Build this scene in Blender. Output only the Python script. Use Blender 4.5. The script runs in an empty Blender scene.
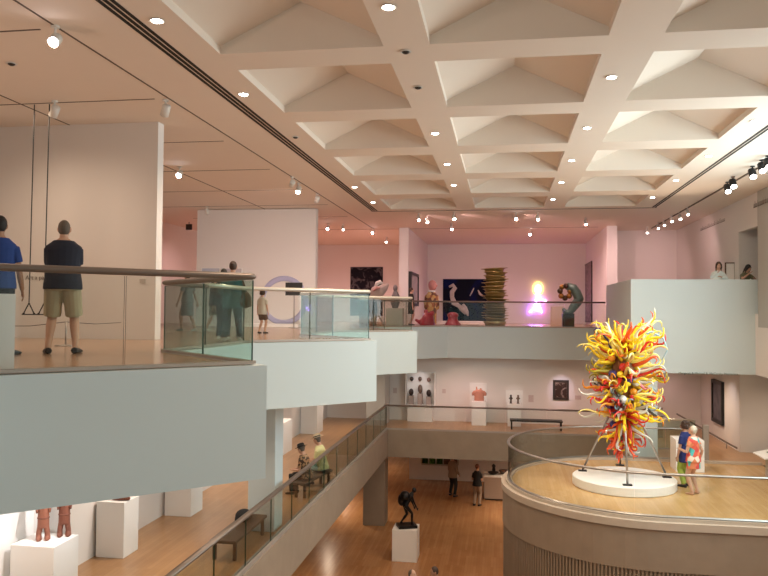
import bpy, bmesh, math, random
from mathutils import Vector as V, Matrix, Euler
random.seed(7)
PI = math.pi
sc = bpy.context.scene
C = sc.collection

# ------------------------------------------------------------------ camera
F = 750.0
CAMLOC = V((0, 0, 0.60))
VPU, VPV, ROLL = 504.0, 312.0, 0.008
yc = V(((VPU - 384) / F, (288 - VPV) / F, -1)).normalized()
r1 = V(((VPU - 384) / F, (288 - VPV) / F, -1))
r2 = V(((VPU + 750 - 384) / F, (288 - VPV - ROLL * 750) / F, -1))
zc = r1.cross(r2).normalized()
if zc.y < 0: zc = -zc
xc = yc.cross(zc).normalized()
ROT = Matrix((xc, yc, zc))                       # camera -> world
cam_d = bpy.data.cameras.new('camera'); cam_d.sensor_width = 36; cam_d.lens = 36 * F / 768
cam_d.clip_end = 300
cam = bpy.data.objects.new('camera', cam_d); C.objects.link(cam)
cam.matrix_world = Matrix.Translation(CAMLOC) @ ROT.to_4x4()
sc.camera = cam

def at(u, v, x=None, y=None, z=None):
    """point of the plane x=, y= or z= seen at photograph position (u, v)"""
    d = ROT @ V(((u - 384) / F, (288 - v) / F, -1))
    if x is not None: t = (x - CAMLOC.x) / d.x
    elif y is not None: t = (y - CAMLOC.y) / d.y
    else: t = (z - CAMLOC.z) / d.z
    return CAMLOC + d * t

# ------------------------------------------------------------------ levels
ZU, ZC, ZM, ZG = 0.0, 4.31, -3.9, -7.5            # upper floor, ceiling, middle floor, ground floor
SB = -1.26                                        # underside of the upper slab

# ------------------------------------------------------------------ materials
MATS = {}
def mat(name, col, rough=.6, metal=0., emit=None, es=0., noise=0., nscale=8., bump=0., coat=0., spec=.5, sheen=0.):
    if name in MATS: return MATS[name]
    m = bpy.data.materials.new(name); m.use_nodes = True
    nt = m.node_tree; b = nt.nodes['Principled BSDF']
    b.inputs['Base Color'].default_value = (*col, 1); b.inputs['Roughness'].default_value = rough
    b.inputs['Metallic'].default_value = metal; b.inputs['Coat Weight'].default_value = coat
    b.inputs['Specular IOR Level'].default_value = spec
    if emit:
        b.inputs['Emission Color'].default_value = (*emit, 1); b.inputs['Emission Strength'].default_value = es
    if noise or bump:
        tc = nt.nodes.new('ShaderNodeTexCoord'); n = nt.nodes.new('ShaderNodeTexNoise')
        n.inputs['Scale'].default_value = nscale; n.inputs['Detail'].default_value = 5
        nt.links.new(tc.outputs['Object'], n.inputs['Vector'])
        if noise:
            mx = nt.nodes.new('ShaderNodeMix'); mx.data_type = 'RGBA'
            mx.inputs[6].default_value = tuple(c * (1 - noise) for c in col) + (1,)
            mx.inputs[7].default_value = tuple(min(1, c * (1 + noise)) for c in col) + (1,)
            nt.links.new(n.outputs['Fac'], mx.inputs[0]); nt.links.new(mx.outputs[2], b.inputs['Base Color'])
        if bump:
            bp = nt.nodes.new('ShaderNodeBump'); bp.inputs['Strength'].default_value = bump; bp.inputs['Distance'].default_value = .02
            nt.links.new(n.outputs['Fac'], bp.inputs['Height']); nt.links.new(bp.outputs['Normal'], b.inputs['Normal'])
    MATS[name] = m
    return m

def wood(name, c1, c2, rough=.25, scale=1.0, along='Y', row=.09, length=1.6):
    m = bpy.data.materials.new(name); m.use_nodes = True
    nt = m.node_tree; b = nt.nodes['Principled BSDF']
    tc = nt.nodes.new('ShaderNodeTexCoord'); mp = nt.nodes.new('ShaderNodeMapping')
    if along == 'Y': mp.inputs['Rotation'].default_value = (0, 0, PI / 2)
    br = nt.nodes.new('ShaderNodeTexBrick')
    br.inputs['Color1'].default_value = (*c1, 1); br.inputs['Color2'].default_value = (*c2, 1)
    br.inputs['Mortar'].default_value = tuple(c * .72 for c in c1) + (1,)
    br.inputs['Scale'].default_value = scale; br.inputs['Mortar Size'].default_value = .0025
    br.inputs['Brick Width'].default_value = length; br.inputs['Row Height'].default_value = row
    br.offset = .37
    n = nt.nodes.new('ShaderNodeTexNoise'); n.inputs['Scale'].default_value = .9; n.inputs['Detail'].default_value = 4
    mx = nt.nodes.new('ShaderNodeMix'); mx.data_type = 'RGBA'; mx.blend_type = 'MULTIPLY'
    mx.inputs[0].default_value = 1
    cr = nt.nodes.new('ShaderNodeValToRGB')
    cr.color_ramp.elements[0].position = .3; cr.color_ramp.elements[0].color = (.82, .8, .78, 1)
    cr.color_ramp.elements[1].position = .7; cr.color_ramp.elements[1].color = (1, 1, 1, 1)
    L = nt.links.new
    L(tc.outputs['Object'], mp.inputs['Vector']); L(mp.outputs['Vector'], br.inputs['Vector'])
    L(tc.outputs['Object'], n.inputs['Vector']); L(n.outputs['Fac'], cr.inputs['Fac'])
    L(br.outputs['Color'], mx.inputs[6]); L(cr.outputs['Color'], mx.inputs[7]); L(mx.outputs[2], b.inputs['Base Color'])
    b.inputs['Roughness'].default_value = rough
    return m

def glass_mat(name, tint, refl=.42):
    m = bpy.data.materials.new(name); m.use_nodes = True
    nt = m.node_tree; nt.nodes.clear()
    o = nt.nodes.new('ShaderNodeOutputMaterial'); t = nt.nodes.new('ShaderNodeBsdfTransparent')
    g = nt.nodes.new('ShaderNodeBsdfGlossy'); f = nt.nodes.new('ShaderNodeFresnel'); x = nt.nodes.new('ShaderNodeMixShader')
    t.inputs['Color'].default_value = (*tint, 1); g.inputs['Roughness'].default_value = .02
    g.inputs['Color'].default_value = (refl, refl, refl, 1)
    ge = nt.nodes.new('ShaderNodeNewGeometry'); mr = nt.nodes.new('ShaderNodeMapRange')   # same reflection on both faces of a pane
    mr.inputs['To Min'].default_value = 1.45; mr.inputs['To Max'].default_value = 1 / 1.45
    nt.links.new(ge.outputs['Backfacing'], mr.inputs['Value']); nt.links.new(mr.outputs[0], f.inputs['IOR'])
    nt.links.new(f.outputs[0], x.inputs[0]); nt.links.new(t.outputs[0], x.inputs[1]); nt.links.new(g.outputs[0], x.inputs[2])
    nt.links.new(x.outputs[0], o.inputs['Surface'])
    return m

WHITE = mat('white_paint', (.80, .79, .77), .65, noise=.012, nscale=2)
WALLW = mat('gallery_wall_paint', (.80, .76, .73), .75, noise=.012, nscale=1.5)
CEILM = mat('ceiling_plaster', (.82, .72, .625), .8, noise=.015, nscale=2)
FASC = mat('fascia_paint', (.60, .69, .71), .55, noise=.015, nscale=.8)
GREYW = mat('grey_paint_and_shade', (.46, .45, .42), .7, noise=.02, nscale=2)  # real grey parts, plus shading of the right wall put into colour
CONC = mat('board_concrete', (.285, .215, .155), .8, noise=.16, nscale=2.2, bump=.25)
CONCL = mat('pale_concrete', (.30, .232, .172), .75, noise=.15, nscale=2.6, bump=.2); CONCP = mat('polished_concrete_edge', (.52, .44, .36), .6, noise=.1, nscale=3)
DARKM = mat('dark_metal', (.05, .045, .04), .4, .6)
BLACK = mat('black_metal', (.015, .015, .016), .45, .2)
STEEL = mat('brushed_steel', (.42, .40, .38), .33, .9)
RAILM = mat('bronze_handrail', (.19, .15, .125), .36, .35)
RAILW = mat('pale_handrail', (.66, .60, .52), .3, .35)
SHOE = mat('rail_base_channel', (.40, .35, .31), .45, .3)
PEDW = mat('pedestal_white', (.86, .85, .83), .55)
SLOT = mat('slot_shadow_black', (.012, .011, .010), .8)
FLU = wood('upper_floor_oak', (.47, .30, .19), (.42, .26, .155), .2)
FLM = wood('middle_floor_oak', (.50, .285, .135), (.44, .24, .105), .28)
FLT = wood('terrace_floor_maple', (.66, .43, .20), (.58, .36, .15), .25)
FLG = wood('ground_floor_oak', (.50, .26, .115), (.42, .205, .085), .24)
GCLR = glass_mat('clear_glass', (.955, .975, .965))
GGRN = glass_mat('green_glass', (.79, .895, .85))  # same glass as clear; oblique-view green of the return panes put into tint
GSMK = glass_mat('smoky_glass', (.90, .93, .90))
GEDGE = mat('glass_cut_edge', (.02, .07, .055), .2)
LAMP = mat('lit_lamp', (1, .95, .85), .3, emit=(1, .93, .82), es=22)
LAMPC = mat('lit_cool_lamp', (1, .97, 1), .3, emit=(1, .95, 1), es=40)

# ------------------------------------------------------------------ mesh builder
class MB:
    def __init__(s): s.v = []; s.f = []; s.m = []
    def add(s, verts, faces, mi=0):
        o = len(s.v); s.v += [V(p) for p in verts]
        s.f += [tuple(i + o for i in f) for f in faces]; s.m += [mi] * len(faces)
        return s
    def box(s, x0, x1, y0, y1, z0, z1, mi=0, rz=0., piv=None):
        vs = [V((x, y, z)) for z in (z0, z1) for y in (y0, y1) for x in (x0, x1)]
        if rz:
            p = V(piv) if piv else V(((x0 + x1) / 2, (y0 + y1) / 2, 0)); R = Matrix.Rotation(rz, 3, 'Z'); p.z = 0
            vs = [R @ (q - p) + p for q in vs]
        return s.add(vs, [(0, 2, 3, 1), (4, 5, 7, 6), (0, 1, 5, 4), (2, 6, 7, 3), (0, 4, 6, 2), (1, 3, 7, 5)], mi)
    def bevel_box(s, x0, x1, y0, y1, z0, z1, b=.01, mi=0):
        bm = bmesh.new(); bmesh.ops.create_cube(bm, size=1)
        for q in bm.verts: q.co = V(((x0 + x1) / 2 + q.co.x * (x1 - x0), (y0 + y1) / 2 + q.co.y * (y1 - y0), (z0 + z1) / 2 + q.co.z * (z1 - z0)))
        bmesh.ops.bevel(bm, geom=list(bm.edges), offset=b, segments=2, affect='EDGES', profile=.5)
        bm.verts.index_update()
        s.add([q.co.copy() for q in bm.verts], [[q.index for q in f.verts] for f in bm.faces], mi); bm.free(); return s
    def prism(s, poly, z0, z1, mi=0):
        n = len(poly)
        vs = [(x, y, z0) for x, y in poly] + [(x, y, z1) for x, y in poly]
        fs = [tuple(range(n - 1, -1, -1)), tuple(range(n, 2 * n))]
        fs += [(i, (i + 1) % n, n + (i + 1) % n, n + i) for i in range(n)]
        return s.add(vs, fs, mi)
    def tube(s, pts, rad, n=10, side=None, mi=0, closed=False):
        pts = [V(p) for p in pts]; N = len(pts)
        if not isinstance(rad, (list, tuple)): rad = [rad] * N
        vs = []; fs = []; prev = V(side) if side else None
        for i, p in enumerate(pts):
            if closed: t = pts[(i + 1) % N] - pts[i - 1]
            else: t = pts[min(i + 1, N - 1)] - pts[max(i - 1, 0)]
            if t.length < 1e-9: t = V((0, 0, 1))
            t.normalize()
            if prev is None: prev = V((1, 0, 0)) if abs(t.x) < .9 else V((0, 1, 0))
            a = prev - t * prev.dot(t)
            if a.length < 1e-4: a = t.orthogonal()
            a.normalize(); bb = t.cross(a)
            if not side: prev = a
            r = rad[i]; ra, rb = (r if isinstance(r, (list, tuple)) else (r, r))
            vs += [p + a * (ra * math.cos(2 * PI * k / n)) + bb * (rb * math.sin(2 * PI * k / n)) for k in range(n)]
        for i in range(N if closed else N - 1):
            j = (i + 1) % N
            fs += [(i * n + k, i * n + (k + 1) % n, j * n + (k + 1) % n, j * n + k) for k in range(n)]
        if not closed: fs += [tuple(range(n - 1, -1, -1)), tuple((N - 1) * n + k for k in range(n))]
        return s.add(vs, fs, mi)
    def lathe(s, prof, c=(0, 0, 0), n=24, mi=0, sx=1., sy=1.):
        c = V(c); N = len(prof); vs = []; fs = []
        for r, z in prof:
            r = max(r, 1e-4)
            vs += [c + V((sx * r * math.cos(2 * PI * k / n), sy * r * math.sin(2 * PI * k / n), z)) for k in range(n)]
        for i in range(N - 1):
            fs += [(i * n + k, i * n + (k + 1) % n, (i + 1) * n + (k + 1) % n, (i + 1) * n + k) for k in range(n)]
        fs += [tuple(range(n - 1, -1, -1)), tuple((N - 1) * n + k for k in range(n))]
        return s.add(vs, fs, mi)
    def ball(s, c, r, n=12, mi=0, rot=None):
        rx, ry, rz = r if isinstance(r, (list, tuple)) else (r, r, r)
        c = V(c); m = max(6, n // 2 + 1); vs = []; fs = []
        for i in range(1, m):
            th = PI * i / m
            vs += [V((rx * math.sin(th) * math.cos(2 * PI * k / n), ry * math.sin(th) * math.sin(2 * PI * k / n), rz * math.cos(th))) for k in range(n)]
        vs += [V((0, 0, rz)), V((0, 0, -rz))]
        for i in range(m - 2):
            fs += [(i * n + k, (i + 1) * n + k, (i + 1) * n + (k + 1) % n, i * n + (k + 1) % n) for k in range(n)]
        t = (m - 1) * n
        fs += [(t, k, (k + 1) % n) for k in range(n)] + [(t + 1, (m - 2) * n + (k + 1) % n, (m - 2) * n + k) for k in range(n)]
        if rot is not None: vs = [rot @ q for q in vs]
        return s.add([c + q for q in vs], fs, mi)
    def build(s, name, mats, parent=None, smooth=False, world=False):
        if not isinstance(mats, (list, tuple)): mats = [mats]
        vs = s.v; org = V((0, 0, 0))
        if parent is not None and world:
            inv = wmat(parent).inverted(); vs = [inv @ p for p in vs]
        if parent is None and vs:
            lo = V([min(p[i] for p in vs) for i in range(3)]); hi = V([max(p[i] for p in vs) for i in range(3)])
            org = V(((lo.x + hi.x) / 2, (lo.y + hi.y) / 2, lo.z)); vs = [p - org for p in vs]
        me = bpy.data.meshes.new(name); me.from_pydata([tuple(p) for p in vs], [], s.f); me.validate()
        bm = bmesh.new(); bm.from_mesh(me); bmesh.ops.recalc_face_normals(bm, faces=list(bm.faces)); bm.to_mesh(me); bm.free()
        for m in mats: me.materials.append(m)
        if len(mats) > 1 and len(me.polygons) == len(s.m):
            for p, i in zip(me.polygons, s.m): p.material_index = i
        if smooth:
            for p in me.polygons: p.use_smooth = True
        o = bpy.data.objects.new(name, me); C.objects.link(o); o.location = org
        if parent is not None: o.parent = parent
        return o

def lmat(o):
    return Matrix.LocRotScale(o.location, o.rotation_euler, o.scale)
def wmat(o):
    m = lmat(o)
    while o.parent is not None: o = o.parent; m = lmat(o) @ m
    return m
def tag(o, label=None, cat=None, group=None, kind=None):
    if label: o['label'] = label
    if cat: o['category'] = cat
    if group: o['group'] = group
    if kind: o['kind'] = kind
    return o
def thing(name, label, cat, loc=(0, 0, 0), rz=0., group=None):
    o = bpy.data.objects.new(name, None); C.objects.link(o); o.location = V(loc); o.rotation_euler = (0, 0, rz)
    o.empty_display_size = .1
    return tag(o, label, cat, group)
def struct(name, mb, m, smooth=False):
    return tag(mb.build(name, m, None, smooth), kind='structure')
def bx(*a): return MB().box(*a)
def one(name, mb, m, label, cat, group=None, smooth=False):
    return tag(mb.build(name, m, None, smooth), label, cat, group)
def remesh(o, vox, sm=2):
    r = o.modifiers.new('blend', 'REMESH'); r.mode = 'VOXEL'; r.voxel_size = vox; r.use_smooth_shade = True
    if sm:
        q = o.modifiers.new('soften', 'SMOOTH'); q.factor = .5; q.iterations = sm
    return o
def text_obj(name, body, size, loc, rot, m, parent=None):
    cu = bpy.data.curves.new(name, 'FONT'); cu.body = body; cu.size = size; cu.extrude = .003; cu.align_x = 'LEFT'
    t = bpy.data.objects.new(name + '_curve', cu); C.objects.link(t)
    dg = bpy.context.evaluated_depsgraph_get(); dg.update()
    me = bpy.data.meshes.new_from_object(t.evaluated_get(dg)); bpy.data.objects.remove(t)
    me.materials.clear(); me.materials.append(m)
    o = bpy.data.objects.new(name, me); C.objects.link(o); o.location = loc; o.rotation_euler = rot
    if parent: o.parent = parent
    return o

# ================================================================== SHELL
XE, XC = -4.6, -2.6                                # inner edge and tooth tips of the left gallery
YT = [8.05, 15.35, 22.65, 29.95]                   # the four saw-tooth tips
def saw(dx=0.):
    p = [(XE + dx, 0.5)]
    for y in YT[:3]:
        p += [(XE + dx, y - 2), (XC + dx, y), (XE + dx, y + 2)]
    p += [(XE + dx, 27.95), (XC + dx, 29.95)]
    return p
YB = 30.3                                          # bridge edge
slab = [(-14.5, .5)] + saw() + [(XC + .35, YB), (3.94, YB), (8.2, YB), (8.2, 42), (-14.5, 42)]
struct('floor_upper_slab', MB().prism(slab, SB, -.012), FASC)
fl = [(-14.5, .7)] + saw(-.26) + [(XC + .1, YB + .2), (3.94, YB + .2), (8.2, YB + .2), (8.2, 42), (-14.5, 42)]
struct('floor_upper', MB().prism(fl, -.012, 0), FLU)

# right wing: raised mezzanine behind a solid parapet
struct('floor_mezzanine', MB().box(3.95, 8.2, 24.52, 30.29, SB, .6), FASC)
pb = MB().box(3.94, 12.0, 24.5, 24.68, SB + .002, 1.66).box(3.94, 4.12, 24.68, 30.3, SB + .002, 1.66)
struct('wall_parapet', pb, FASC)
# ceiling with three columns of coffers
def ceiling():
    mb = MB(); Y0, Y1, X0, X1 = -1.5, 42., -14.5, 12.
    cx = [(-2.88 - 1.2, -2.88 + 1.2), (.17 - 1.2, .17 + 1.2), (3.29 - 1.2, 3.29 + 1.2)]
    fy = [10.27 + 3.3 * k for k in (-2, -1)] + [10.27, 13.5, 16.75, 20.1, 23.5, 26.9]
    cy = [(f - 2.5, f) for f in fy]
    xs = [X0] + [q for c in cx for q in c] + [X1]; ys = [Y0] + [q for c in cy for q in c] + [Y1]
    for i in range(len(xs) - 1):
        for j in range(len(ys) - 1):
            if i % 2 == 1 and j % 2 == 1: continue
            a, b, c, d = xs[i], xs[i + 1], ys[j], ys[j + 1]
            mb.add([(a, c, ZC), (b, c, ZC), (b, d, ZC), (a, d, ZC)], [(0, 1, 2, 3)])
    R = .12; H = .70
    for (a, b) in cx:
        for (c, d) in cy:
            m = (a + b) / 2; zt = ZC + H
            # shallow rim, two slopes rising to a ridge, gable at either end
            mb.add([(a, c, ZC), (b, c, ZC), (b, d, ZC), (a, d, ZC), (a, c, ZC + R), (b, c, ZC + R), (b, d, ZC + R), (a, d, ZC + R), (m, c, zt), (m, d, zt)],
                   [(0, 1, 5, 8, 4), (3, 7, 9, 6, 2), (0, 4, 7, 3), (1, 2, 6, 5), (4, 8, 9, 7), (5, 6, 9, 8)])
    # roof above keeps daylight out
    mb.box(X0, X1, Y0, Y1, ZC + .95, ZC + 1.1)
    o = struct('ceiling', mb, CEILM)
    return o
ceiling()
# ceiling trims: slot diffusers either side, groove across, track grooves of the side gallery
n_tr = [0]
def trim(mb, m=SLOT):
    n_tr[0] += 1
    return struct('trim_%d' % n_tr[0], mb, m)
for x in (-4.86, 5.1):
    sl = MB(); 
    for k in range(3 if x < 0 else 2): sl.box(x + k * .085, x + k * .085 + .055, -1, 27.3, ZC - .006, ZC + .01)
    trim(sl)
trim(bx(-4.9, 5.3, 27.42, 27.5, ZC - .006, ZC + .01))
GRV = mat('ceiling_groove', (.12, .085, .065), .7)
for x in (-5.85, -8.7): trim(bx(x, x + .03, -1, 33, ZC - .006, ZC + .01), GRV)
for y in (5.7, 9.0, 12.3, 15.6, 18.9, 22.2, 25.5, 28.8):
    trim(bx(-12.5, -6.1, y, y + .03, ZC - .006, ZC + .01), GRV)
trim(bx(-12., 4., 33.4, 33.44, ZC - .006, ZC + .01), GRV)

# walls of the upper level
struct('wall_left', bx(-14.5, -14.3, -1.5, 42, ZU, ZC), WALLW)
struct('wall_far', bx(-14.5, 8.2, 41.4, 41.6, ZU, ZC), WALLW)
struct('wall_right', MB().box(7.6, 7.8, -1.5, 22.7, ZG, ZC).box(7.6, 7.8, 26.1, 42, ZM, ZC).box(7.6, 7.8, 22.7, 24.2, .1, ZC).box(7.6, 7.8, 24.2, 26.1, 3.28, ZC)
       .box(7.6, 7.8, 24.2, 26.1, SB, .6).box(7.6, 7.8, 22.7, 24.2, SB, .1), WALLW)
struct('wall_right_shade_sheet', bx(7.575, 7.6, 18., 24.15, .2, ZC), GREYW)  # thin sheet on the same wall; its different lighting put into the grey
struct('wall_recess', MB().box(9.2, 9.3, 22.6, 26.3, ZM, ZC).box(7.8, 9.2, 26.1, 26.2, ZM, ZC).box(7.8, 9.2, 22.6, 22.7, ZM, ZC), WALLW)
struct('wall_partition_near', bx(-13.5, -6.77, 13.85, 14.1, 0, ZC), WALLW)
struct('wall_partition_middle', bx(-11.25, -6.72, 26.3, 26.6, 0, ZC - .02), WALLW)
struct('wall_divider_left', bx(-4.62, -4.2, 33., 41.4, 0, ZC), WALLW)
struct('wall_divider_right', bx(4.33, 4.75, 33., 41.4, 0, ZC), WALLW)
struct('wall_gallery_end', bx(4.75, 7.6, 35., 35.2, 0, ZC), WALLW)

struct('wall_back', bx(-14.5, 12, -1.6, -1.5, ZG, ZC + 1), WALLW)
# middle level
ME = -4.3
struct('floor_middle_slab', MB().prism([(-8.2, 2), (ME, 2), (ME, 28), (4.6, 28), (4.6, 24), (8.0, 24), (8.0, 31.2), (-8.2, 31.2)], ZM - .95, ZM - .01), CONC)
struct('floor_middle', MB().prism([(-8.0, 2), (ME - .14, 2), (ME - .14, 28.14), (4.5, 28.14), (4.5, 24.0), (8.0, 24.0), (8.0, 31.1), (-8.0, 31.1)], ZM - .01, ZM), FLM)
struct('wall_edge_beam', MB().box(ME - .13, ME + .012, 2, 28, ZM - .9, ZM + .05).box(ME - .13, 4.6, 27.988, 28.13, ZM - .96, ZM + .05), CONCL)
struct('wall_middle_left', bx(-7.55, -7.35, 2, 31, ZM, SB), WALLW)
struct('wall_middle_far', bx(-8.05, 7.8, 31.0, 31.2, ZM, SB), WALLW)
def column(name, x0, x1, y0, y1, z0, z1, m): struct(name, MB().bevel_box(x0, x1, y0, y1, z0, z1, .012), m)
column('column_gallery', -5.15, -4.58, 14.8, 15.35, ZM, SB, FASC)
column('column_corner', -5.35, -4.6, 29.2, 30.4, ZM, SB, GREYW)
column('column_parapet', 3.95, 4.75, 24.6, 25.4, ZM, SB, FASC)
column('column_ground', -5.25, -4.42, 28.15, 28.95, ZG, ZM - .95, CONC)
# ground level
struct('floor_ground', bx(-12, 7.6, -1, 42, ZG - .2, ZG), FLG)
struct('wall_ground_far', bx(-4.5, 7.6, 36.3, 36.5, ZG, ZM - .95), WALLW)
struct('wall_ground_end', bx(-12, -4.5, 41.8, 42, ZG, ZM - .95), WALLW)
struct('wall_ground_left', bx(-12.2, -12, -1, 42, ZG, ZM - .95), WALLW)
struct('floor_middle_far_slab', bx(-12, 7.6, 31.2, 42, ZM - .95, ZM - .7), WALLW)

# round-ended sculpture terrace
TC = (3.55, 20.6); TR = 3.55
def stadium(r, n=48, xr=7.6):
    p = [(xr, TC[1] - r)]
    for k in range(n + 1):
        a = -PI / 2 - PI * k / n
        p.append((TC[0] + r * math.cos(a), TC[1] + r * math.sin(a)))
    p.append((xr, TC[1] + r))
    return p
def ring(r0, r1, z0, z1, xr=7.6, n=48):
    a, b = stadium(r0, n, xr), stadium(r1, n, xr); N = len(a); mb = MB()
    vs = [(x, y, z) for z in (z0, z1) for pl in (a, b) for x, y in pl]
    fs = []
    for i in range(N - 1):
        A, B, Cc, D = i, N + i, 2 * N + i, 3 * N + i
        fs += [(A, A + 1, Cc + 1, Cc), (B, D, D + 1, B + 1), (Cc, Cc + 1, D + 1, D), (A, B, B + 1, A + 1)]
    fs += [(0, 2 * N, 3 * N, N), (N - 1, 2 * N - 1, 4 * N - 1, 3 * N - 1)]
    return mb.add(vs, fs)
struct('floor_terrace', MB().prism(stadium(TR - .2), ZM - .03, ZM), FLT)
struct('floor_terrace_slab', MB().prism(stadium(TR - .25), ZM - 1.3, ZM - .03), CONC)
struct('trim_terrace_kerb', ring(TR - .21, TR - .06, ZM - .08, ZM + .07), CONCP)
struct('trim_terrace_lip', ring(TR - .06, TR + .06, ZM - .16, ZM + .0), CONCP)
struct('wall_terrace_band', ring(TR - .3, TR + .02, ZM - 1.06, ZM - .14), CONCL)
def ribbed():
    base = []; 
    # walk along the stadium outline, three points per rib
    L = []; straight = 7.6 - TC[0]; arc = PI * TR; tot = straight * 2 + arc; step = .085; n = int(tot / step)
    def pt(s, r):
        if s < straight: return (7.6 - s, TC[1] - r)
        s2 = s - straight
        if s2 < arc:
            a = -PI / 2 - s2 / TR; return (TC[0] + r * math.cos(a), TC[1] + r * math.sin(a))
        return (TC[0] + s2 - arc, TC[1] + r)
    for k in range(n):
        for fr, r in ((0, TR), (.5, TR), (.55, TR - .05), (.95, TR - .05)): L.append(pt((k + fr) * tot / n, r))
    L.append((7.6, TC[1] + TR)); mb = MB(); N = len(L)
    mb.add([(x, y, ZG) for x, y in L] + [(x, y, ZM - 1.04) for x, y in L], [(i, i + 1, N + i + 1, N + i) for i in range(N - 1)])
    return mb
struct('wall_terrace_drum', ribbed(), CONC)

# ================================================================== BALUSTRADES
def offset_path(path, z): return [V((x, y, z)) for x, y in path]
def balustrade(label, path, z, h, mats, railm, rr, pane=1.35, group=None, shoe_h=.035, shoe_m=None, rail_ext=.06):
    t = thing('glass_balustrade', label, 'railing', (path[0][0], path[0][1], z), 0, group)
    sh = MB()
    for i in range(len(path) - 1):
        a, b = V((*path[i], 0)), V((*path[i + 1], 0)); d = b - a; L = d.length; d.normalize(); nrm = V((-d.y, d.x, 0))
        m = mats[i] if isinstance(mats, (list, tuple)) else mats
        k = max(1, round(L / pane))
        for j in range(k):
            s0 = a + d * (L * j / k + .008); s1 = a + d * (L * (j + 1) / k - .008)
            w = nrm * .009
            mb = MB().add([s0 - w + V((0, 0, z + .02)), s1 - w + V((0, 0, z + .02)), s1 + w + V((0, 0, z + .02)), s0 + w + V((0, 0, z + .02)),
                           s0 - w + V((0, 0, z + h - rr)), s1 - w + V((0, 0, z + h - rr)), s1 + w + V((0, 0, z + h - rr)), s0 + w + V((0, 0, z + h - rr))],
                          [(0, 3, 2, 1), (4, 5, 6, 7), (0, 1, 5, 4), (1, 2, 6, 5), (2, 3, 7, 6), (3, 0, 4, 7)])
            mb.m[3] = mb.m[5] = 1
            mb.build('glass_pane', [m, GEDGE], t, world=True)
        w = nrm * .045
        for sgn in (1, -1):
            q = [a + w * sgn, b + w * sgn, b + nrm * .013 * sgn, a + nrm * .013 * sgn]
            sh.add([p + V((0, 0, z + .001)) for p in q] + [p + V((0, 0, z + shoe_h)) for p in q],
                   [(0, 3, 2, 1), (4, 5, 6, 7), (0, 1, 5, 4), (1, 2, 6, 5), (2, 3, 7, 6), (3, 0, 4, 7)])
    sh.build('base_channel', shoe_m or SHOE, t, world=True)
    # handrail: runs a little past each end
    pts = [V((*p, z + h)) for p in path]
    fine = []
    for i, p in enumerate(pts):
        if 0 < i < len(pts) - 1:
            a = (pts[i - 1] - p).normalized(); b = (pts[i + 1] - p).normalized(); c = .07
            if a.dot(b) < -.999: fine.append(p); continue
            for q in range(5):
                s = q / 4; fine.append((p + a * c) * (1 - s) ** 2 + p * 2 * s * (1 - s) + (p + b * c) * s ** 2)
        else: fine.append(p)
    rail = MB().tube(fine, [(rr * 1.25, rr * .85)] * len(fine), 14, mi=0)
    rail.build('handrail', railm, t, smooth=True, world=True)
    return t
IN = -.17
B = lambda k: YT[k]
balustrade('glass balustrade with thick bronze handrail in front of the two men',
           [(XE + IN, 2.5), (XE + IN, B(0) - 2), (XC + IN, B(0)), (XE + IN, B(0) + 2), (XE + IN, B(0) + 3.5)], 0, .975, [GCLR, GCLR, GGRN, GCLR], RAILM, .043)
balustrade('glass balustrade with pale handrail in front of the small child',
           [(XE + IN, B(0) + 3.5), (XE + IN, B(1) - 2), (XC + IN, B(1)), (XE + IN, B(1) + 2), (XE + IN, B(1) + 3.5)], 0, 1.0, [GCLR, GCLR, GGRN, GCLR], RAILW, .045)
balustrade('glass balustrade with pale handrail in front of the horned sculpture',
           [(XE + IN, B(1) + 3.5), (XE + IN, B(2) - 2), (XC + IN, B(2)), (XE + IN, B(2) + 2), (XE + IN, B(2) + 3.6)], 0, 1.0, [GCLR, GCLR, GSMK, GCLR], RAILW, .045)
balustrade('clear glass balustrade with thin dark handrail along the far upper bridge',
           [(XE + IN, B(2) + 3.6), (XE + IN, 28.0), (XC + IN, 30.1), (XC + .3, YB + .12), (3.92, YB + .12)], 0, 1.0, GCLR, RAILM, .04, pane=1.5, shoe_h=.04)
balustrade('smoked glass balustrade with brown handrail along the concrete edge beside the seated couple',
           [(ME - .06, 2.5), (ME - .06, 28.06)], ZM + .05, .92, GSMK, RAILM, .045, pane=1.42, shoe_h=.08)
balustrade('glass balustrade with brown handrail on the concrete bridge below the wall displays',
           [(ME - .06, 28.06), (4.5, 28.06)], ZM + .05, .90, GCLR, RAILM, .04, pane=1.6, shoe_h=.05)

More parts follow.
